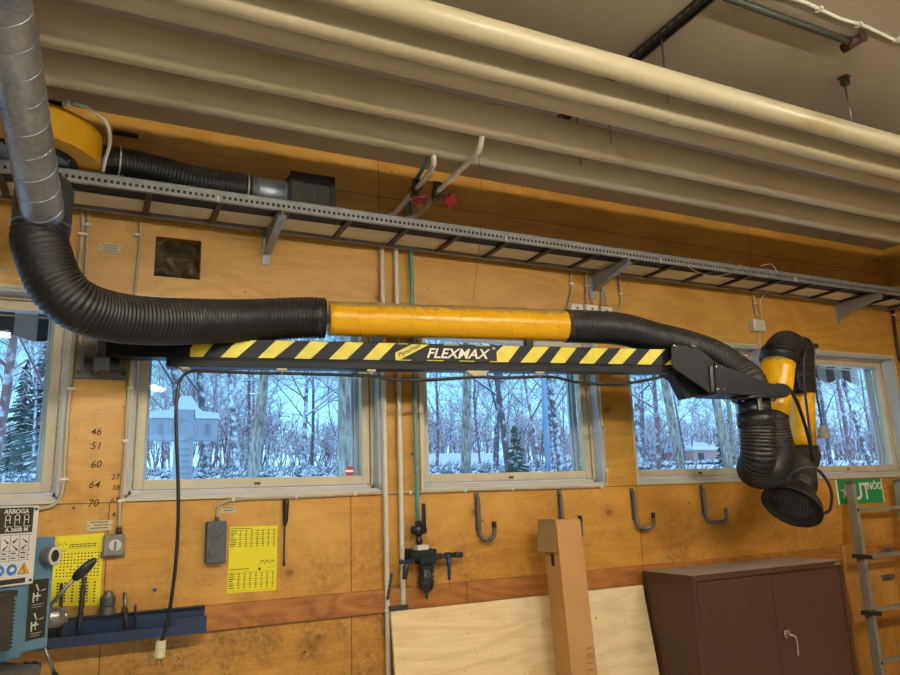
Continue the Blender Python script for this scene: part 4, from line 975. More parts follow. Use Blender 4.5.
# parallel joint linkage on the right of the elbow
YJ = -.47
m = MB()
for off in (0, .07):
    m.prism([P(795, 343, YJ + off), P(801, 337, YJ + off), P(806, 338, YJ + off), P(813, 346, YJ + off), P(812, 362, YJ + off), P(815.5, 378, YJ + off), P(811, 390, YJ + off), P(801, 390, YJ + off), P(797, 372, YJ + off), P(800, 358, YJ + off)], (0, .012, 0))
m.build('joint_plate', M_BLKPL, arm)
MB().cyl(P(803, 343, YJ - .02), P(803, 343, YJ + .1), .028, 20).cyl(P(806, 383, YJ - .02), P(806, 383, YJ + .1), .02, 20).build('joint_disc', M_BLACK, arm)
MB().tube([P(803, 348, YJ - .02), P(815, 346, YJ - .02)], .008, 8).ball(P(816, 346, YJ - .02), .018, 10).build('tension_knob', M_BLKPL, arm)
for a, b in (((797, 352), (809, 344)), ((797, 377), (813, 373))): MB().tube([P(a[0], a[1], YJ - .01), P(b[0], b[1], YJ - .01)], .007, 8).build('link_rod', M_DKMET, arm)
for z in (0, 1): MB().tube([P(798, 366 + z * 20, YJ - .005), P(808, 363 + z * 20, YJ - .005)], .006, 6).build('spring_rod', M_DKMET, arm)
# lower hose and hood
hc = P(792, 506, -.52); tc = (-ray(792, 506)).normalized(); im_r = MR[0]; im_u = MR[1]
hn = (tc * .62 + (im_r * -.37 + im_u * -.93).normalized() * .784).normalized()
HB = hc - hn * .17
hH = [T3 + V((0, 0, -.01)), T3 + V((0, 0, -.06)), T3.lerp(HB, .55) + V((.015, .02, 0)), HB - hn * .02, HB + hn * .03]
hose_mb(hH, .098, .024, .007, 40).build('hood_hose', M_HOSE, arm)
MB().tube([T3 + V((0, 0, .002)), T3 + V((0, 0, -.06))], .098, 36).build('hood_cuff', M_BLKPL, arm)
HR = .185
MB().lathe(hc, hn, [(-.17, .085), (-.15, .095), (-.10, .12), (-.05, .168), (-.01, HR - .005), (.0, HR), (.008, HR), (.008, HR - .008), (.0, HR - .014), (-.014, .128)], 48).build('hood', M_BLKPL, arm)
m = MB(); u = hn.cross(V((0, 0, 1))).normalized(); w_ = hn.cross(u); gc = hc - hn * .012; rr_ = .128
hexr = .0112; k = 0
for i in range(-7, 8):
    for j in range(-8, 9):
        cx = (i + .5 * (j % 2)) * hexr * 1.95; cy = j * hexr * 1.69
        if cx * cx + cy * cy > (rr_ - .008) ** 2: continue
        c = gc + u * cx + w_ * cy
        ro = [c + (u * math.cos(a) + w_ * math.sin(a)) * (hexr * 1.13) for a in [PI / 6 + q * PI / 3 for q in range(6)]]
        ri = [c + (u * math.cos(a) + w_ * math.sin(a)) * (hexr * .82) for a in [PI / 6 + q * PI / 3 for q in range(6)]]
        dn = hn * -.006
        m.add(ro + ri + [p + dn for p in ri], [(q, (q + 1) % 6, 6 + (q + 1) % 6, 6 + q) for q in range(6)] + [(6 + q, 6 + (q + 1) % 6, 12 + (q + 1) % 6, 12 + q) for q in range(6)])
m.build('hood_grille', mat('grille_grey', '4a4c50', .4, 0, '3a3c40', 20, .8), arm)
MB().tube([gc - hn * .01, gc - hn * .02], .126, 36).build('hood_throat', M_GRILLE, arm)
q = hc - im_u * .18 - hn * .02; MB().tube(spline([hc + im_u * .16 + im_r * -.02 - hn * .04, hc + im_u * .22 + im_r * .06 - hn * .03, hc + im_u * .21 + im_r * .16 - hn * .02, hc + im_u * .10 + im_r * .245 - hn * .0, hc + im_r * .235 - im_u * .03, hc + im_r * .17 - im_u * .06 - hn * .02], .02), .010, 10).build('hood_handle', M_BLKPL, arm)
# cords of the arm
def cd_(pp, r, lab, name='arm_cord', m_=M_BLCABLE):
    return MB().tube(spline([P(*a) for a in pp], .02), r, 8).build(name, m_, None, label=lab, cat='cable')
cd_([(777, 385, -.80), (786, 386.5, -.78), (794, 396, -.74), (800, 410, -.68), (806, 428, -.6), (812, 454, -.52), (814.5, 474, -.47), (813, 488, -.44)], .011, 'black cable running from the boom tip down across the yellow arm')
cd_([(813, 345.5, -.52), (806.5, 347, -.53), (803.8, 356, -.53), (803.6, 368, -.53), (805.5, 395, -.52), (808, 417, -.51), (812, 450, -.5), (815, 480, -.47)], .008, 'black cable hanging from the arm joint down the outer yellow tube')
pg = thing('hanging_plug', 'black lead ending in a grey plug hanging beside the rightmost window', 'plug', P(822, 430, -.5))
MB().tube(spline([P(*a) for a in ((806, 346, -.52), (812, 343, -.53), (814.5, 352, -.53), (814, 372, -.52), (816.5, 394, -.51), (819.5, 410, -.5), (822, 426, -.5))], .02), .007, 8).build('lead', M_BLCABLE, pg)
a = P(822.3, 425, -.5); MB().lathe(a, (0, 0, -1), [(0, .008), (.0, .018), (.02, .019), (.022, .032), (.06, .034), (.064, .042), (.088, .042), (.088, 0)], 20, False).build('plug_body', M_SWITCH, pg)
cd_([(793, 343, -.4), (800, 338, -.42), (809, 340, -.42), (813, 350, -.40), (812, 362, -.38)], .008, 'short black cable looped over the arm joint')
# cord along the boom and hanging with a white plug
g = thing('power_cord', 'long black cord strung under the boom and hanging down to a white plug', 'cord', P(160, 645, -.35))
yb_ = lambda px: -.16 - (px - 188) * .00098
pp = [(668, 375), (652, 379), (625, 383.5), (600, 384), (578, 382.5), (556, 377.5), (541, 376.5), (520, 377.5), (500, 377.8), (479, 377), (455, 378.5), (430, 380), (405, 379.8), (385, 378.3), (372, 376), (345, 375), (310, 374), (282, 373.3), (255, 373), (215, 371.5), (195, 371), (185, 374), (179.5, 382), (177.5, 394), (176, 410), (176.5, 440), (178, 480), (178.2, 520), (176, 560), (172, 595), (167, 625), (161, 643)]
pts = [B(a, b, .015) if a > 190 else P(a, b, B(188, b, .015).y - .002 * i) for i, (a, b) in enumerate(pp)]
MB().tube(spline(pts, .02), .0085, 8).build('cord_run', M_BLCABLE, g)
a = pts[-1]; d = V((-.05, 0, -1)).normalized()
MB().lathe(a - d * .01, d, [(0, .008), (0, .02), (.03, .022), (.034, .019), (.038, .022), (.066, .022), (.07, .018), (.07, 0)], 16, False).build('plug_body', mat('ivory_plug', 'd8cfae', .45, 0, 'c6bb98', 20, .8), g)
for s_ in (-1, 1): MB().cyl(a + d * .06 + V((.008 * s_, 0, 0)), a + d * .085 + V((.008 * s_, 0, 0)), .003, 6).build('pin', M_STEEL, g)
MB().tube(spline([P(172, 361, -.2), P(172.5, 366, -.2), P(180, 368, -.2), P(186, 371, -.19)], .01), .003, 6).build('cord_loop', M_BLCABLE, g)
# thin hanging string
MB().tube([P(478.5, 155, -1.04), P(481, 185, -1.04), P(480.5, 235, -1.04), P(476, 275, -1.04), P(473, 300, -1.04)], .0014, 5).build('hanging_string', M_STR, None, label='thin brown string hanging from the ceiling pipe in front of the tray', cat='string')

# ------------------------------------------------------------------ J hooks on the wall
def jhook(px0, pyt, pyb, px1, pyu, lab, tip):
    a = P(px0, pyt, -.01); b = P(px0 + 1.6, pyb, -.02); g = thing('wall_hook', lab, 'hook', (a.x, 0, b.z), 'row of steel hooks under the windows')
    zt_, zb2 = a.z, b.z; x = a.x; x2 = P(px1, pyu, -.06).x; zu = P(px1, pyu, -.06).z; w_ = .016
    MB().b2((x - w_, -.006, zb2 + .05), (x + w_, 0, zt_), .002).build('back_strip', M_HOOK, g)
    for q in (.25, .6): MB().cyl((x, -.009, zt_ - (zt_ - zb2) * q), (x, -.006, zt_ - (zt_ - zb2) * q), .006, 8).build('screw', M_STEEL, g)
    r = .012
    MB().tube(spline([(x, -.018, zt_ - .02), (x, -.02, zb2 + .06), (x + .002, -.025, zb2 + .025), (x + .022, -.035, zb2 + .003), (x + .06, -.05, zb2), (x2 - .03, -.06, zb2 + .003), (x2 - .004, -.065, zb2 + .02), (x2, -.065, zb2 + .05), (x2, -.065, zu)], .012), r, 12).build('hook_rod', M_HOOK, g)
    if tip: MB().cyl((x2, -.065, zu - .03), (x2, -.065, zu + .003), r + .002, 12).build('rubber_tip', M_BLKPL, g)
jhook(477, 493, 540, 493.5, 522, 'steel J hook with rubber tip, leftmost of the row beside the regulator', True)
jhook(559.5, 490, 540, 579.5, 516, 'steel J hook partly hidden behind the tall cardboard box', True)
jhook(632, 488, 528.5, 652.5, 513, 'steel J hook with rubber tip right of the cardboard box', True)
jhook(701.5, 485, 522.5, 725, 507.5, 'plain bent steel hook above the brown cabinet', False)

# ------------------------------------------------------------------ emergency exit sign
tl, br_ = P(835.5, 480, -.004), P(882.5, 501.5, -.004); tlz = P(836, 480.5, -.004).z; x0, x1 = P(837.5, 490, 0).x, P(881.5, 490, 0).x; z0, z1 = P(842, 504.5, 0).z, P(836, 479.8, 0).z
g = thing('exit_sign', 'green emergency exit sign with white star behind the ladder top', 'sign', ((x0 + x1) / 2, 0, z0))
MB().b2((x0, -.004, z0), (x1, 0, z1)).build('sign_board', M_GREEN, g)
MB().b2((x0 - .014, -.0045, z0), (x0, 0, z1)).build('white_edge', M_SIGNW, g); MB().b2((x1, -.0045, z0 + .0), (x1 + .01, 0, z1)).build('white_edge', M_SIGNW, g)
sh = z1 - z0
scx, scz, R_ = x0 + .085, z0 + sh * .50, sh * .34
poly = []
for k in range(10): a = PI / 2 + k * PI / 5; rr = R_ if k % 2 == 0 else R_ * .42; poly.append(V((scx + rr * math.cos(a), -.0055, scz + rr * math.sin(a))))
MB().prism(poly, (0, .0015, 0)).build('star', M_SIGNW, g)
text('UT', sh * .95, M_SIGNW, (x0 + .165, -.006, z0 + sh * .18), (1, 0, 0), UP, 'lettering', g, 0, .003, .0005, sx=.88)
text('N\u00d6D', sh * .42, M_SIGNW, (x1 - .175, -.006, z0 + sh * .56), (1, 0, 0), UP, 'small_lettering', g, 0, .0012, .0005, sx=.98)

# ------------------------------------------------------------------ hatch door at the right behind the ladder
dr = thing('door_1', None, None, (5.5, 0, .6)); dr['kind'] = 'structure'
MB().b2((5.02, -.03, 0), (5.17, 0, P(845, 545, 0).z - .0), .003).build('door_post', M_DOORW, dr)
zc = P(880, 552, 0).z
MB().b2((5.17, -.02, zc - .05), (XR, 0, zc + .055), .002).build('upper_board', M_BAND, dr)
zd = P(880, 620, 0).z
MB().b2((5.17, -.02, zd - .055), (XR, 0, zd + .055), .002).build('lower_board', M_BAND, dr)
MB().b2((5.18, -.012, 0), (5.60, 0, zc - .052), .002).build('door_leaf', M_DOORW, dr); MB().b2((5.606, -.012, 0), (XR, 0, zc - .052), .002).build('door_leaf', M_DOORW, dr)
for py in (550, 577):
    q = P(889, py, -.025); MB().b2((q.x - .07, -.026, q.z - .02), (q.x + .07, -.012, q.z + .02), .002).cyl((q.x, -.028, q.z - .022), (q.x, -.028, q.z + .022), .007, 8).build('hinge', M_STEEL, dr)

# ------------------------------------------------------------------ plywood sheet
a, b = P(392, 612.5, -.075), P(394.5, 675, -.16)
X0, X1, ZT = a.x, 3.10, P(392, 612.5, -.075).z
m = MB(); m.prism([(X0, -.235, 0), (X0, -.217, 0), (X0, -.042, ZT), (X0, -.060, ZT)], (X1 - X0, 0, 0))
m.build('plywood_sheet', M_PLY, None, label='large pale plywood sheet leaning on the wall behind the cardboard box', cat='plywood sheet')
# ------------------------------------------------------------------ tall cardboard box
f0 = P(555.8, 520.5, -.30); W1, D1 = .0, .0
ftr = P(580, 521, -.30); W1 = ftr.x - f0.x; D1 = .145
lean = -.13; ztop = f0.z
def bx_(dx, dy, z): k = (1 - z / ztop); return V((f0.x + dx - .015 * k, -.30 + dy + lean * k, z))
g = thing('cardboard_box', 'tall narrow brown cardboard box leaning upright against the plywood', 'box', bx_(0, 0, 0))
vs = [bx_(0, 0, 0), bx_(W1, 0, 0), bx_(W1, D1, 0), bx_(0, D1, 0), bx_(0, 0, ztop), bx_(W1, 0, ztop), bx_(W1, D1, ztop), bx_(0, D1, ztop)]
MB().add(vs, [(0, 3, 2, 1), (4, 5, 6, 7), (0, 1, 5, 4), (1, 2, 6, 5), (2, 3, 7, 6), (3, 0, 4, 7)]).build('carton', M_CARD, g)
q = bx_(0, 0, ztop); e = V((-.012, 0, 0))
MB().prism([q + V((-.004, 0, .004)), q + V((-.012, -.004, -.17)), q + V((-.03, D1 + .01, -.17)), q + V((-.02, D1 + .004, .004))], (-.004, 0, 0)).prism([q + V((0, 0, .003)), q + V((-.02, 0, .004)), q + V((-.02, D1, .004)), q + V((0, D1, .003))], (0, 0, .003)).build('flap', M_CARD2, g)
MB().prism([bx_(-.0015, .055, ztop - .18), bx_(-.0015, .085, ztop - .18), bx_(-.0015, .085, ztop - .245), bx_(-.0015, .055, ztop - .245)], (.001, 0, 0)).build('hand_hole', M_INK, g)
text('SBW/1183', .07, mat('faint_marker', '7f5a30', .8), bx_(W1 * .78, -.0015, ztop - .95), V((0, -.08, 1)), V((-1, 0, 0)), 'marker_writing', g, 0, -.0012, .0005)

# ------------------------------------------------------------------ brown steel cabinet
cz = 1.166; cx0, cx1 = 3.115, 4.405; cy0, cy1 = -.475, -.05
g = thing('steel_cabinet', 'brown two door steel cabinet in front of the window wall', 'cabinet', (3.75, -.26, 0))
MB().b2((cx0, cy0 + .02, 0), (cx1, cy1, cz - .03), .002).build('carcass', M_BROWN, g)
MB().b2((cx0 - .002, cy0, cz - .035), (cx1 + .002, cy1, cz - .0012), .003).build('top_rim', M_BROWN, g)
MB().b2((cx0 + .0, cy0 + .002, cz - .001), (cx1, cy1, cz + .0006)).build('dusty_top', M_DUSTT, g)
MB().b2((cx0, cy0, .0), (cx0 + .035, cy0 + .02, cz - .035)).b2((cx1 - .035, cy0, .0), (cx1, cy0 + .02, cz - .035)).b2((cx0, cy0, 0), (cx1, cy0 + .02, .06)).build('front_frame', M_BROWN, g)
xm = P(771, 574.5, cy0).x
for (a, b, s_) in ((cx0 + .04, xm - .002, 0), (xm + .002, cx1 - .04, 1)):
    d = MB().b2((a, cy0 + .001, .065), (b, cy0 + .018, cz - .04), .003).build('door', M_BROWN, g)
    xh = cx0 + .037 if s_ == 0 else cx1 - .037
    for z in (cz - .2, .25): MB().cyl((xh, cy0 - .002, z), (xh, cy0 - .002, z + .07), .006, 8).build('hinge', M_DKMET, d)
    if s_ == 1:
        q = P(787, 634, cy0 - .01)
        MB().cyl((q.x, cy0, q.z), (q.x, cy0 - .018, q.z), .026, 20).build('handle_rose', M_CHROME, d)
        MB().tube(spline([(q.x, cy0 - .015, q.z), (q.x, cy0 - .04, q.z), (q.x + .025, cy0 - .045, q.z - .012), (q.x + .04, cy0 - .04, q.z - .05), (q.x + .04, cy0 - .035, q.z - .12)], .01), .007, 8).build('handle', M_CHROME, d)
q = P(838, 563, cy0 - .001); MB().b2((q.x - .03, cy0 - .0012, cz - .026), (q.x + .025, cy0, cz - .008)).build('brass_label', mat('brass_plate', 'a88a3c', .4, .5, '8f7632', 20, .8), g)

# ------------------------------------------------------------------ ladder
g = thing('ladder', 'worn aluminium ladder leaning on the wall right of the brown cabinet', 'ladder', (5.5, -.6, 0))
yT, yB = -.075, -.36
LT, LM = P(851, 483, yT), P(880.5, 675, -.27)
kk = LT.z / (LT.z - LM.z); LB = LT + (LM - LT) * kk; LW = .565
def lad(t, u=0.0): return LB.lerp(LT, t) + V((u, 0, 0))
for s_, u in ((-1, 0), (1, LW)):
    w_, d_ = .028, .06; A, Bq = lad(0, u), lad(1, u)
    MB().prism([A + V((-w_, -d_ / 2, 0)), A + V((w_ * .2, -d_ / 2, 0)), A + V((w_ * .2, -d_ / 2 + .004, 0)), A + V((-w_ * .4, -d_ / 2 + .008, 0)), A + V((-w_ * .4, d_ / 2 - .008, 0)), A + V((w_ * .2, d_ / 2 - .004, 0)), A + V((w_ * .2, d_ / 2, 0)), A + V((-w_, d_ / 2, 0))], Bq - A).build('side_rail', M_ALU, g)
    MB().box(lad(1, u) + V((-.011, 0, .0)), (.045, .068, .03), Matrix.Rotation(-.2, 3, 'X'), .01).build('end_cap', M_GREYPL, g)
    MB().box(lad(0, u) + V((-.011, 0, .012)), (.045, .068, .024), None, .006).build('rubber_foot', M_BLKPL, g)
def tpix(py):
    best = min(range(1000), key=lambda i: abs(pix(lad(i / 1000))[1] - py)); return best / 1000
def pix(q):
    d = q - CAM; z = d.dot(MR[2]); return 450 + FPX * d.dot(MR[0]) / z, 337.5 - FPX * d.dot(MR[1]) / z
ts = [tpix(y) for y in (510, 557, 610, 662)]; dt_ = (ts[0] - ts[3]) / 3
for t in ts + [ts[3] - dt_]:
    if t < .03: continue
    m = MB(); A = lad(t, .004); Bq = lad(t, LW - .02)
    m.prism([A + V((0, -.02, -.012)), A + V((0, .02, -.012)), A + V((0, .02, .012)), A + V((0, -.02, .015))], Bq - A); m.build('rung', M_ALU, g)
    q = lad(t, -.012) + V((0, -.034, 0)); MB().box(q, (.012, .006, .02)).build('rung_end', M_BLKPL, g)
for py in (556, 612):
    q = lad(tpix(py))
    MB().box(q + V((-.05, -.037, .0)), (.21, .012, .03), Matrix.Rotation(.12, 3, 'Y'), .003).box(q + V((-.012, 0, -.002)), (.06, .08, .03), None, .004).build('guide_bracket', M_BLKPL, g)

# ------------------------------------------------------------------ blue tool rail with its tools
YB_ = -.105
r0 = P(206.6, 604.5, -.024); rb = P(206.6, 632.5, YB_); x1b = P(206.6, 620, YB_).x; x0b = -1.15
zt1 = r0.z; zbb = P(206.6, 632.5, YB_).z; zl = P(176, 626, YB_).z; zl2 = P(206, 615.8, YB_).z; xs_ = P(176, 626, YB_).x
g = thing('tool_rail', 'navy blue steel channel rail on the wall holding drill bits', 'tool rail', (x1b, -.05, zbb))
MB().b2((x0b, -.030, zbb), (x1b, -.022, zt1), .001).build('back_plate', M_NAVY, g)
MB().b2((x0b, -.052, zt1 - .006), (x1b, -.022, zt1), .001).build('top_flange', M_DKMET, g)
MB().b2((x0b, YB_, zbb), (x1b, -.03, zbb + .006)).build('bottom_plate', M_NAVY, g)
m = MB(); m.b2((x0b, YB_ - .004, zbb), (xs_, YB_, zl)).b2((xs_, YB_ - .004, zbb), (x1b, YB_, zl2)); m.build('front_lip', M_NAVY, g)
m = MB(); m.b2((x0b, YB_ - .004, zl), (xs_, YB_ + .006, zl + .002)).b2((xs_, YB_ - .004, zl2), (x1b, YB_ + .006, zl2 + .002)); x = -.5
while x < xs_ - .03: m.b2((x, YB_ + .002, zl - .001), (x + .012, YB_ + .028, zl + .003)); x += .024
m.build('worn_edge', M_DKMET, g)
q = P(153, 617.5, -.031); MB().cyl(q + V((0, .002, 0)), q + V((0, -.006, 0)), .009, 8).build('rail_bolt', M_DKMET, g)
def railtool(name, segs, m_, lab, cat, Y=-.07, n=10, grp=None):
    pts = [P(a, b, Y) for a, b, r in segs]; return MB().tube(pts, [r for a, b, r in segs], n).build(name, m_, None, label=lab, cat=cat, **({'group': grp} if grp else {}))
MB().tube([P(50, 605, -.07), P(49.5, 640, -.07)], .010, 10).build('drill_bit', M_DKMET, None, label='dark drill bit beside the silver lever hub, leftmost in the rail', cat='drill bit', group='drill bits standing in the rail')
railtool('drill_bit', [(61.5, 583, .006), (61.3, 590, .008), (60.7, 608, .008), (60, 616, .010), (59, 637, .011)], mat('rusty_steel', '4c3c2c', .6, .5, '3a3026', 20, .9), 'thick rusty drill bit in the rail left of the longest bit', 'drill bit', grp='drill bits standing in the rail')
def twist(x0, y0, x1, y1, r, lab):
    a, b = P(x0, y0, -.07), P(x1, y1, -.07); pts = resample([a, b], .006)
    MB().tube(pts, r, 12, True, lambda L, ang: -r * .35 * max(0, math.cos(2 * (ang + L * 55)))).build('drill_bit', M_DKMET, None, label=lab, cat='drill bit', group='drill bits standing in the rail')
twist(84.5, 577, 79, 630, .0115, 'longest dark twist drill bit in front of the left yellow chart')
g = thing('drill_chuck', 'grey drill chuck standing on the blue rail', 'drill chuck', P(107, 613, -.06))
c = P(107, 614.5, -.055); MB().lathe(c, (0, 0, 1), [(-.0, 0), (0, .031), (.035, .031), (.037, .026), (.04, .03), (.075, .029), (.098, .017), (.098, 0)], 24, False).build('chuck_body', M_STEEL, g)
m = MB()
for k in range(20): a = 2 * PI * k / 20; m.box(c + V((.0305 * math.cos(a), .0305 * math.sin(a), .057)), (.003, .003, .03))
m.build('knurling', M_DKMET, g)
g = thing('chuck_key', 'steel chuck key with a ball end standing in the blue rail', 'chuck key', P(125, 612, -.07))
MB().tube([P(124.5, 592.5, -.07), P(125.2, 606, -.07), P(126.5, 629, -.07)], .0085, 10).build('shank', M_STEEL, g); MB().ball(P(124.5, 610.5, -.075), .016, 12).build('ball_end', M_DKMET, g)
railtool('drill_bit', [(135.5, 604.5, .006), (135.3, 610, .007), (135.2, 613, .004), (134.5, 629, .005)], M_DKMET, 'thin short drill bit, rightmost in the blue rail', 'drill bit', grp='drill bits standing in the rail')

# ------------------------------------------------------------------ drill press
az = math.radians(50); DU = V((math.sin(az), math.cos(az), 0)); DN = V((math.cos(az), -math.sin(az), 0))
O = P(37, 506, -.78)
def Dp(px, py, off=0): return onpl(px, py, O + DN * off, DN)
def DL(u, z, off=0): return V((O.x, O.y, 0)) + DU * u + DN * off + UP * z
Rd = Matrix((tuple((DU.x, -DN.x, 0)), tuple((DU.y, -DN.y, 0)), (0, 0, 1)))
def dbox(u0, u1, z0, z1, o0, o1, bev=0): return (DL((u0 + u1) / 2, (z0 + z1) / 2, (o0 + o1) / 2), (abs(u1 - u0), abs(o1 - o0), abs(z1 - z0)), Rd, bev)
def DUz(px, py, off=0): q = Dp(px, py, off); return (q - O).dot(DU), q.z
dp_ = thing('drill_press', 'blue bench drill press at the lower left edge', 'drill press', DL(-.15, 0, -.2))
pz1, pz0 = DUz(37, 505.5)[1], DUz(28, 583.5)[1]
pu = .0
hz1 = DUz(50, 537, -.02)[1]; hz0 = DUz(34, 651, -.02)[1]; hu = DUz(52, 600, -.02)[0]
MB().box(*dbox(-.40, hu, hz0, hz1, -.02, -.30, .008)).box(*dbox(-.40, -.004, hz1 - .01, pz1 + .004, -.014, -.30, .006)).build('head', M_BLUEM, dp_)
fu = DUz(21, 620, -.01)[0]; MB().box(*dbox(-.40, fu, hz0 - .008, pz0 - .004, .006, -.03, .004)).build('front_cover', M_BLUEM, dp_)
plt_ = MB().box(*dbox(-.40, pu, pz0, pz1, .012, .004, .001)).build('instruction_plate', M_WT, dp_)
HH = pz1 - pz0
MB().box(*dbox(-.39, -.02, pz1 - HH * .345, pz1 - HH * .02, .0128, .012)).build('black_header', M_INK, plt_)
MB().box(*dbox(-.39, -.03, pz0 + .006, pz0 + HH * .085, .0128, .012)).build('black_footer', M_INK, plt_)
text('ARBOGA', .021, M_WT, DL(-.128, pz1 - HH * .095, .0132), DU, UP, 'brand_lettering', plt_, 0, .0004, .0004, sx=1.05)
text('A 2608 M', .019, M_WT, DL(-.12, pz1 - HH * .325, .0132), DU, UP, 'model_lettering', plt_, 0, .0003, .0004, sx=1.1)
m = MB()
for i in range(3):
    u0 = -.125 + i * .034; zc_ = pz1 - HH * .175; m.torus(DL(u0 + .012, zc_ + .008, .0132), DN, .009, .0012, 14, 4)
    m.box(*dbox(u0 + .003, u0 + .005, zc_ - .022, zc_ + .01, .0138, .0128)); m.box(*dbox(u0 + .019, u0 + .021, zc_ - .012, zc_ + .01, .0138, .0128)); m.box(*dbox(u0 + .003, u0 + .028, zc_ - .0235, zc_ - .0215, .0138, .0128))
m.build('gear_diagram', M_WT, plt_)
m = MB()
for i in range(5):
    u0 = -.165 + i * .034; m.box(*dbox(u0, u0 + .0012, pz0 + HH * .31, pz0 + HH * .63, .0128, .012))
for v in (.63, .43, .37, .31): m.box(*dbox(-.3, -.02, pz0 + HH * v, pz0 + HH * v + .0012, .0128, .012))
for r_ in range(2):
    for i in range(4):
        u0 = -.150 + i * .034; z = pz0 + HH * (.56 - r_ * .085); s_ = -1 if (i + r_) % 2 else 1
        A, Bq = DL(u0 - .005, z - .006 * s_, .0132), DL(u0 + .011, z + .007 * s_, .0132)
        m.tube([A, A.lerp(Bq, .6), Bq], [.0012, .0015, .0035] if s_ < 0 else [.0035, .0015, .0012], 6)
        m.box(*dbox(u0 - .008, u0 + .009, pz0 + HH * (.395 - r_ * .06), pz0 + HH * (.41 - r_ * .06), .0128, .012))
m.build('lever_table', M_INK, plt_)
for i, u0 in enumerate((-.128, -.083)): MB().cyl(DL(u0, pz0 + HH * .2, .0122), DL(u0, pz0 + HH * .2, .0135), .0185, 24).build('blue_sign', M_BLUES, plt_); MB().ball(DL(u0, pz0 + HH * .2, .0135), .009, 10, (1, 1, .9)).build('head_pictogram', M_WT, plt_)
q = DL(-.040, pz0 + HH * .2, .0128)
MB().prism([q + DU * -.021 + UP * -.017, q + DU * .021 + UP * -.017, q + UP * .02], DN * .0008).build('warning_triangle', M_INK, plt_)
MB().prism([q + DU * -.017 + UP * -.0145 + DN * .001, q + DU * .017 + UP * -.0145 + DN * .001, q + UP * .0155 + DN * .001], DN * .0006).build('warning_field', mat('warning_orange', 'dca41e', .4), plt_)
MB().tube([q + UP * .008 + DN * .002, q + UP * -.003 + DU * -.004 + DN * .002, q + UP * -.003 + DU * .005 + DN * .002, q + UP * -.012 + DU * .001 + DN * .002], .0014, 5).build('warning_symbol', M_INK, plt_)
for u0, z in ((-.012, pz1 - .012), (-.012, pz0 + .012)): MB().cyl(DL(u0, z, .012), DL(u0, z, .016), .005, 8).build('plate_screw', M_DKMET, plt_)
# knob
k0 = Dp(46.5, 556, -.02); kd_ = (DN * .95 + DU * .25).normalized(); kr = .036
MB().lathe(k0, kd_, [(0, 0), (0, kr * .95), (.03, kr), (.034, kr * .93), (.034, kr * .8)], 28, False).build('speed_knob', M_GREYPL, dp_)
MB().lathe(k0, kd_, [(.033, kr * .92), (.0355, kr * .9), (.0355, kr * .6), (.033, kr * .6)], 28, False).build('knob_ring', M_WT, dp_)
MB().lathe(k0, kd_, [(.034, kr * .6), (.034, 0)], 28, False).build('knob_centre', M_INK, dp_)
# black sticker with pictograms
c4 = [Dp(29.5, 580.5, -.0192), Dp(49, 578, -.0192), Dp(44.5, 637, -.0192), Dp(25, 641.5, -.0192)]
st_ = MB().prism(c4, DN * .001).build('instruction_sticker', M_INK, dp_)
m = MB()
for k in range(2):
    def S(u, v): return c4[0].lerp(c4[1], u).lerp(c4[3].lerp(c4[2], u), v) + DN * .0016
    b0 = .08 + k * .48
    for a_, b_, r_ in (((.35, b0), (.5, b0 + .12), .003), ((.25, b0 + .14), (.25, b0 + .3), .0035), ((.25, b0 + .2), (.6, b0 + .2), .004), ((.45, b0 + .14), (.45, b0 + .28), .003), ((.62, b0 + .12), (.85, b0 + .1), .002), ((.2, b0 + .34), (.8, b0 + .34), .001), ((.2, b0 + .38), (.7, b0 + .38), .001)):
        m.tube([S(*a_), S(*b_)], r_ * .8, 5)
m.build('pictograms', M_WT, st_)
# feed hub and levers
hb = Dp(54, 618, -.03); hd_ = (DN * .55 + DU * .83).normalized()
hb0 = Dp(49, 618, -.05)
MB().lathe(hb0, hd_, [(0, 0), (0, .034), (.03, .036), (.034, .034), (.05, .022), (.06, .021), (.06, 0)], 28, False).build('feed_hub', M_STEEL, dp_)
ys = hb0.y - .03
l0, l1 = P(51.5, 604, ys), P(75.5, 577, ys - .02)
lv = MB().tube([l0 - (l1 - l0) * .3, l1], .0068, 10).build('feed_lever', M_STEEL, dp_)
gr0, gr1 = P(73.5, 579.5, ys - .018), P(96, 558.5, ys - .035)
MB().tube([gr0.lerp(gr1, t) for t in (0, .06, .25, .5, .75, .93, 1)], [.008, .014, .0185, .0195, .016, .011, .005], 16).build('grip', M_BLKPL, lv)
l2, l3 = P(44, 646, ys), P(54, 673, ys - .02); lv = MB().tube([l2 - (l3 - l2) * .3, l3], .0068, 10).build('feed_lever', M_STEEL, dp_)
MB().tube([l3, l3 + (l3 - l2) * .3, l3 + (l3 - l2) * .9], [.009, .018, .015], 14).build('grip', M_BLKPL, lv)
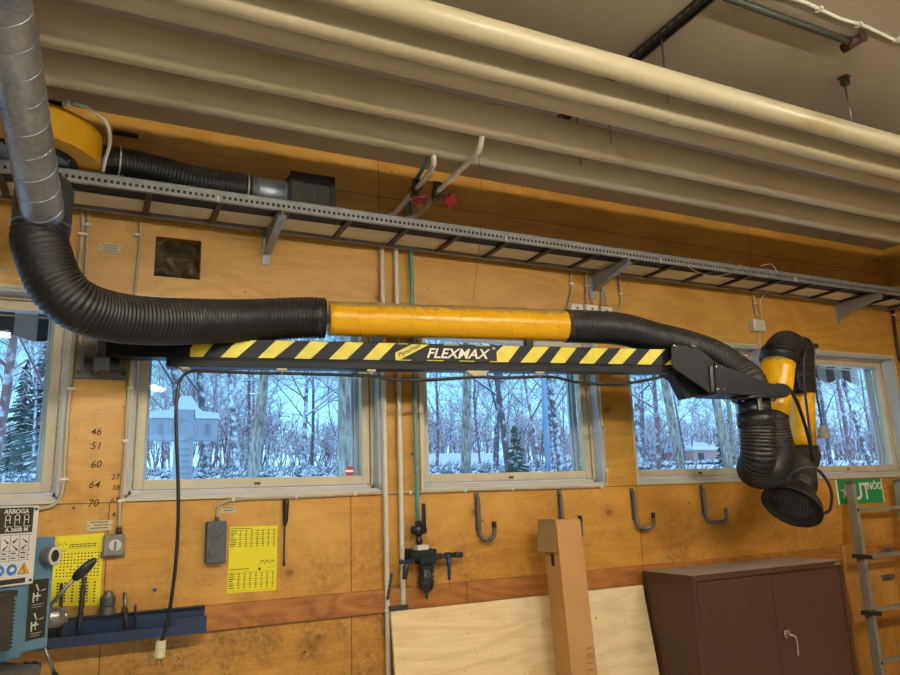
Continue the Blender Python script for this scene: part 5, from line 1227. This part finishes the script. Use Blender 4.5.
# rack, spindle, column, table, base
ru, rz = DUz(6, 592, .03)
u_a, u_b = DUz(-4, 620, .03)[0], DUz(9, 620, .03)[0]
MB().box(*dbox(u_a - .03, u_b, DUz(5, 650, .03)[1], DUz(5, 596, .03)[1], .05, .006, .003)).build('depth_scale', M_DKMET, dp_)
m = MB(); zz = DUz(5, 648, .03)[1]
while zz < DUz(5, 600, .03)[1]: m.box(*dbox(u_b - .004, u_b + .004, zz, zz + .006, .052, .03)); zz += .012
m.box(*dbox(u_a - .03, u_b + .008, DUz(5, 597, .03)[1], DUz(5, 591, .03)[1], .052, .006, .002)); m.build('scale_teeth', M_DKMET, dp_)
MB().cyl(DL(-.27, .1, -.17), DL(-.27, hz0, -.17), .05, 28).build('column', M_STEEL, dp_)
MB().cyl(DL(-.24, hz0 - .12, -.05), DL(-.24, hz0, -.05), .035, 24).cyl(DL(-.24, hz0 - .2, -.05), DL(-.24, hz0 - .12, -.05), .022, 20).build('spindle', M_STEEL, dp_)
tu, tz = DUz(20, 660, 0)
MB().box(*dbox(-.42, tu + .012, tz - .06, tz - .01, .1, -.12, .01)).build('table_bracket', M_STEEL, dp_)
q = Dp(24.5, 665, .03); q2 = Dp(31, 667, .03); MB().cyl(q, q2, .012, 12).lathe(q2, (q2 - q).normalized(), [(0, 0), (0, .018), (.008, .022), (.02, .022), (.026, .016), (.026, 0)], 12, False).build('table_clamp_knob', M_BLKPL, dp_)
MB().box(*dbox(-.47, -.03, 0, .1, .12, -.32, .01)).build('base', M_BLUEM, dp_)

# ------------------------------------------------------------------ outside
GZ = lambda y: 1.50 + .055 * (y - .2) if y < 60 else 4.79 + .02 * (y - 60)
m = MB(); nx, ny = 70, 60; vs = []
for i in range(nx + 1):
    for j in range(ny + 1):
        x = -50 + 130 * i / nx; y = .21 + 95 * (j / ny) ** 1.6
        vs.append((x, y, GZ(y) + (mn.noise(V((x * .35, y * .35, 0))) * .12 if y > 1.5 else -.05)))
m.add(vs, [(i * (ny + 1) + j, (i + 1) * (ny + 1) + j, (i + 1) * (ny + 1) + j + 1, i * (ny + 1) + j + 1) for i in range(nx) for j in range(ny)], True)
struct(m.build('ground', M_SNOW))

def branch(mb, p, d, L, r, depth, rnd, sides, nch, up, maxd):
    n = 4 if depth < maxd else 3; pts = [p]; dd = d.copy(); rs = [r]
    for i in range(n):
        dd = (dd + V((rnd.uniform(-1, 1), rnd.uniform(-1, 1), rnd.uniform(-.6, 1) * up)) * (.10 if depth == 0 else .24)).normalized()
        pts.append(pts[-1] + dd * L / n); rs.append(r * (1 - (i + 1) / n * (.62 if depth else .7)))
    mb.tube(pts, rs, sides[min(depth, len(sides) - 1)], False)
    if depth >= maxd: return
    k = nch[depth]
    for i in range(k):
        t = (.28 if depth == 0 else .2) + (.70 if depth == 0 else .78) * (i + rnd.random() * .6) / k
        j = min(int(t * n), n - 1); q = pts[j].lerp(pts[j + 1], t * n - j)
        a = rnd.uniform(0, 2 * PI); ax = (pts[j + 1] - pts[j]).normalized()
        u = ax.cross(V((0, 0, 1)) if abs(ax.z) < .9 else V((1, 0, 0))).normalized(); w_ = ax.cross(u)
        sp_ = rnd.uniform(.55, 1.15)
        nd = (ax * math.cos(sp_) + (u * math.cos(a) + w_ * math.sin(a)) * math.sin(sp_)).normalized()
        branch(mb, q, nd, L * rnd.uniform(.38, .6) * (1.15 - t * .55), max(rs[j] * rnd.uniform(.35, .55), .0055), depth + 1, rnd, sides, nch, up, maxd)
def tree_mesh(seed, h, r, nch, up=.25, maxd=4):
    rnd = random.Random(seed); mb = MB(); branch(mb, V((0, 0, -.3)), V((rnd.uniform(-.05, .05), 0, 1)).normalized(), h, r, 0, rnd, (9, 5, 4, 3, 3), nch, up, maxd); return mb
KIND = []
for seed, h, r, nch, m_, nm in ((11, 9, .13, (15, 7, 5, 4), M_BARK, 'bare_tree'), (23, 10, .11, (17, 7, 5, 4), M_BARK, 'bare_tree'), (37, 8, .08, (14, 7, 5, 4), M_BARKR, 'bare_tree'), (41, 11, .125, (16, 7, 5, 4), M_BIRCH, 'birch_tree'), (59, 7, .07, (13, 7, 5, 4), M_BARKR, 'bare_tree')):
    o = tree_mesh(seed, h, r, nch).build(nm, m_); KIND.append(o)
used = [False] * len(KIND)
def put_tree(k, x, y, s, rot, lab, grp=None):
    o = KIND[k]
    if used[k]: o = KIND[k].copy(); COL.objects.link(o)
    used[k] = True
    o.location = (x, y, GZ(y) - .1); o.scale = (s, s, s); o.rotation_euler = (0, 0, rot)
    for kk in ('label', 'category', 'group'):
        if kk in o: del o[kk]
    tag(o, lab, 'tree', grp)
def XY(px, y, py=440): q = P(px, py, y); return q.x
# the trees one can single out
put_tree(3, XY(349, 7), 7, 1.5, .5, 'thick pale snowy trunk filling the right side of the second window')
put_tree(3, XY(251, 11), 11, .95, 2.2, 'straight snowy tree in the middle of the second window')
put_tree(0, XY(208, 17), 17, .9, 1.2, 'snowy bare tree behind the stone cross')
put_tree(2, XY(-8, 6), 6, .8, 4.0, 'snow laden branchy tree outside the leftmost window')
put_tree(3, XY(463, 10), 10, .9, 1.0, 'white speckled birch at the left of the middle window')
put_tree(1, XY(508, 13), 13, .85, 3.2, 'dark snowy tree in the centre of the middle window')
put_tree(0, XY(560, 12), 12, .8, .2, 'bare snowy tree by the right edge of the middle window')
put_tree(3, XY(680, 9), 9, .9, 5.2, 'birch trunk in the fourth window below the boom head')
put_tree(3, XY(727, 8), 8, .9, 3.9, 'birch trunk beside the hanging black hose in the fourth window')
put_tree(2, XY(655, 12), 12, .9, 2.9, 'reddish snowy tree at the left of the fourth window')
put_tree(2, XY(848, 11), 11, .9, .9, 'reddish snowy tree in the rightmost window')
rnd = random.Random(5); far = 0
for row, (y, n) in enumerate(((15, 8), (19, 12), (24, 16), (30, 22))):
    for i in range(n):
        px = -25 + 950 * (i + rnd.uniform(.2, .8)) / n
        k = rnd.choice((0, 1, 2, 4, 2, 4, 3) if row else (0, 1, 2, 4)); yy = y + rnd.uniform(-1.5, 1.5)
        if 255 < px < 335 and row < 2: continue
        put_tree(k, XY(px, yy), yy, rnd.uniform(.65, 1.0) * (1 + .0 * row), rnd.uniform(0, 6.28),
                 ('snowy bare tree standing in the nearer woodland row', 'snowy bare tree in the second woodland row', 'snowy bare tree deeper in the woodland', 'snowy bare tree at the far edge of the woodland')[row], 'woodland trees row %d' % (row + 1))
# dark firs outside the leftmost and third window
def fir(seed, h):
    rnd = random.Random(seed); mb = MB(); z = .3
    while z < h:
        R_ = (h - z) / h * h * .26 + .05
        for k in range(15):
            a = rnd.uniform(0, 2 * PI); L = R_ * rnd.uniform(.7, 1.1); d = V((math.cos(a), math.sin(a), -.25)).normalized(); p = V((0, 0, z + rnd.uniform(-.1, .1)))
            side = d.cross(UP).normalized()
            for q in range(5):
                b = p + d * L * (q + 1) / 5.5; w_ = L * .16 * (1.2 - q / 6)
                mb.add([b - side * w_ - d * .05, b + d * L * .2, b + side * w_ - d * .05, b + UP * .04 + d * .02 - UP * .10], [(0, 1, 3), (1, 2, 3), (0, 2, 1)], False)
        z += .19
    mb.tube([(0, 0, -.2), (0, 0, h)], [.1, .01], 6, False); return mb
for px, y, s, lab in ((20, 21, 3.6, 'dark green snowy conifer outside the leftmost window'), (43, 19, 4.4, 'second dark conifer outside the leftmost window near its right edge')):
    o = fir(int(px), s).build('conifer', M_FIR, None, label=lab, cat='tree'); o.location = (XY(px, y), y, GZ(y) - .1)
o = fir(99, 1.1).build('small_conifer', M_FIR, None, label='small dark evergreen bush in the centre of the middle window', cat='bush'); o.location = (XY(515, 9), 9, GZ(9) - .1)
o = fir(77, 1.3).build('small_conifer', M_FIR, None, label='dark evergreen bush behind the black hose in the fourth window', cat='bush'); o.location = (XY(722, 11), 11, GZ(11) - .1)
# distant reddish thicket
mb = MB(); rnd = random.Random(8)
for i in range(1500):
    x = rnd.uniform(-14, 84); y = 34 + rnd.uniform(0, 10); h = rnd.uniform(1.8, 4.6) * (1 + .25 * math.sin(x * .35)); b = V((x, y, GZ(y) - .2)); p = b
    pts = [p]
    for q in range(4): p = p + V((rnd.uniform(-.3, .3), rnd.uniform(-.3, .3), h / 4)); pts.append(p)
    mb.tube(pts, [.06, .05, .035, .025, .012], 3, False)
    for q in range(13):
        c = pts[rnd.choice((1, 2, 2, 3, 3, 4))].lerp(pts[rnd.choice((2, 3))], rnd.random()); d = V((rnd.uniform(-1, 1), rnd.uniform(-.6, .6), rnd.uniform(-.1, .9))); e_ = c + d * rnd.uniform(.5, 1.1)
        mb.tube([c, c.lerp(e_, .5) + V((0, 0, .08)), e_], [.03, .022, .01], 3, False)
        e2 = c.lerp(e_, .5); mb.tube([e2, e2 + V((rnd.uniform(-.5, .5), 0, rnd.uniform(0, .6)))], [.02, .009], 3, False)
mb.build('thicket', M_BARKR, None, label='reddish snowy thicket closing the view beyond the trees', cat='thicket', kind='stuff')
# snowy hedges in rows
hid = 0
for y, x0, x1, h, lab in ((9.5, -5, 9, .34, 'low snow covered hedge, nearest outside the windows'), (13.5, -6, 15, .42, 'low snow covered hedge, second from the building'), (18, -8, 20, .5, 'snow covered hedge third from the building'), (23, -9, 28, .6, 'snow covered hedge farthest from the building'), (7.5, 9.5, 17, .36, 'short snow covered hedge outside the right windows')):
    m = MB(); rr = random.Random(int(y * 10)); x = x0
    while x < x1:
        w_ = rr.uniform(.1, .22); hh_ = h * .42 * rr.uniform(.6, 1.2)
        m.ball((x, y + rr.uniform(-.12, .12), GZ(y) + hh_ * .45), 1.0, 7, (w_ * .75, .2, hh_ * .55))
        for q in range(4): c = V((x + rr.uniform(-.2, .2), y - .25, GZ(y) + rr.uniform(.05, hh_))); m.tube([c, c + V((rr.uniform(-.15, .15), -.12, rr.uniform(0, .2)))], [.012, .005], 3, False)
        x += w_ * .8
    m.build('snowy_hedge', M_HEDGE, None, label=lab, cat='hedge')
# stone cross
CYD = 8.0; q = P(181, 400, CYD); top = q.z; cxx = (P(150, 430, CYD).x + P(217, 430, CYD).x) / 2; aw_ = P(217, 430, CYD).x - P(150, 430, CYD).x
g0z = GZ(CYD) - .1; az0, az1 = P(183, 441, CYD).z, P(183, 419, CYD).z; sw = P(192, 460, CYD).x - P(173, 460, CYD).x
g = thing('stone_cross', 'grey stone cross capped with snow outside the second window', 'gravestone', (cxx, CYD, g0z))
c_ = cxx - .0
m = MB().b2((c_ - sw / 2, CYD - .1, g0z), (c_ + sw / 2, CYD + .1, top - .13), .01).b2((c_ - aw_ / 2, CYD - .094, az0), (c_ + aw_ / 2, CYD + .1, az1), .01); m.build('cross', M_STONE, g)
MB().torus((c_, CYD - .1, (az0 + az1) / 2), (0, 1, 0), .16, .02, 28, 6).build('carved_ring', M_STONE, g)
m = MB()
for i in range(6): z = (az0 + az1) / 2 - .32 - i * .09; m.b2((c_ - sw * .36, CYD - .104, z), (c_ + sw * .36, CYD - .1, z + .035))
for i in range(3): m.b2((c_ - aw_ * .40 + i * .035, CYD - .104, az0 + .08), (c_ - aw_ * .42 + i * .03 + .018, CYD - .1, az1 - .08)); m.b2((c_ + aw_ * .3 + i * .03, CYD - .104, az0 + .08), (c_ + aw_ * .3 + i * .03 + .018, CYD - .1, az1 - .08))
m.build('inscription', M_BARK.copy() if False else mat('worn_carving', '8f95a1', .8), g)
prof = [(-aw_ / 2 - .02, 0), (-aw_ / 2 - .01, .1), (-aw_ / 2 + .12, .11), (-sw / 2 - .10, .12), (-sw / 2 - .02, .2), (-sw / 2 + .0, top - az1 - .04), (-sw / 4, top - az1 + .05), (sw / 4, top - az1 + .05), (sw / 2 + .0, top - az1 - .04), (sw / 2 + .03, .18), (sw / 2 + .12, .11), (aw_ / 2 - .12, .10), (aw_ / 2 + .0, .09), (aw_ / 2 + .02, 0)]
up_ = [V((c_ + a, CYD - .12, az1 + b)) for a, b in prof] 
lowp = [V((c_ + sw / 2 + .01, CYD - .12, az1)), V((c_ + sw / 2 + .0, CYD - .12, top - .16)), V((c_ - sw / 2 + .0, CYD - .12, top - .16)), V((c_ - sw / 2 - .01, CYD - .12, az1))]
MB().prism(up_ + lowp, (0, .24, 0)).build('snow_cap', M_SNOW, g)
# pale pole and low buildings
xq = XY(546.5, 10); MB().tube([(xq, 10, GZ(10) - .1), (xq + .05, 10, 7.5)], [.07, .045], 10, True).build('light_pole', mat('pale_blue_pole', '9fb4cf', .5, 0, '8fa4c0', 4, .8), None, label='pale pole standing outside the middle window', cat='pole')
a, b = XY(425, 27), XY(505, 27); g = thing('garden_shed', 'long low building with snowy roof beyond the middle window', 'building', ((a + b) / 2, 27, GZ(27)))
zs = P(470, 468, 27).z; MB().b2((a, 27, GZ(27) - .3), (b, 29, zs)).build('wall', mat('shed_brown', '8a6a50', .7), g)
MB().prism([V((a - .2, 26.7, zs)), V((a - .2, 28, zs + .75)), V((a - .2, 29.3, zs))], (b - a + .4, 0, 0)).build('roof', M_SNOW, g)
a, b = XY(692, 34), XY(722, 34); g = thing('small_house', 'pale pinkish house with snowy roof seen through the fourth window', 'building', ((a + b) / 2, 34, GZ(34)))
zs = P(706, 450, 34).z; MB().b2((a, 34, GZ(34) - .3), (b, 38, zs)).build('wall', mat('pink_render', 'c9a39a', .7), g); MB().prism([V((a - .2, 33.7, zs)), V((a - .2, 36, zs + .7)), V((a - .2, 38.3, zs))], (b - a + .4, 0, 0)).build('roof', M_SNOW, g)
m = MB(); m.b2((a + .4, 33.97, zs - .7), (a + .9, 34, zs - .2)); m.build('window', M_GLASS if False else mat('dark_glass', '39414f', .2), g)

# ------------------------------------------------------------------ sky
w = bpy.data.worlds.new('sky'); SC.world = w; w.use_nodes = True; nt = w.node_tree; nt.nodes.clear()
wo = nt.nodes.new('ShaderNodeOutputWorld'); bg = nt.nodes.new('ShaderNodeBackground'); tc = nt.nodes.new('ShaderNodeTexCoord'); sp = nt.nodes.new('ShaderNodeSeparateXYZ'); cr = nt.nodes.new('ShaderNodeValToRGB')
nt.links.new(tc.outputs['Generated'], sp.inputs[0]); nt.links.new(sp.outputs[2], cr.inputs[0]); nt.links.new(cr.outputs[0], bg.inputs[0]); nt.links.new(bg.outputs[0], wo.inputs[0])
cr.color_ramp.elements[0].position = 0.0; cr.color_ramp.elements[0].color = rgb('acd3f2')
cr.color_ramp.elements[1].position = 1.0; cr.color_ramp.elements[1].color = rgb('b0cff5')
for p_, c_ in ((.10, '88cbf0'), (.24, '78c0ee'), (.45, 'a9d0f3')):
    e = cr.color_ramp.elements.new(p_); e.color = rgb(c_)
bg.inputs[1].default_value = 2.5
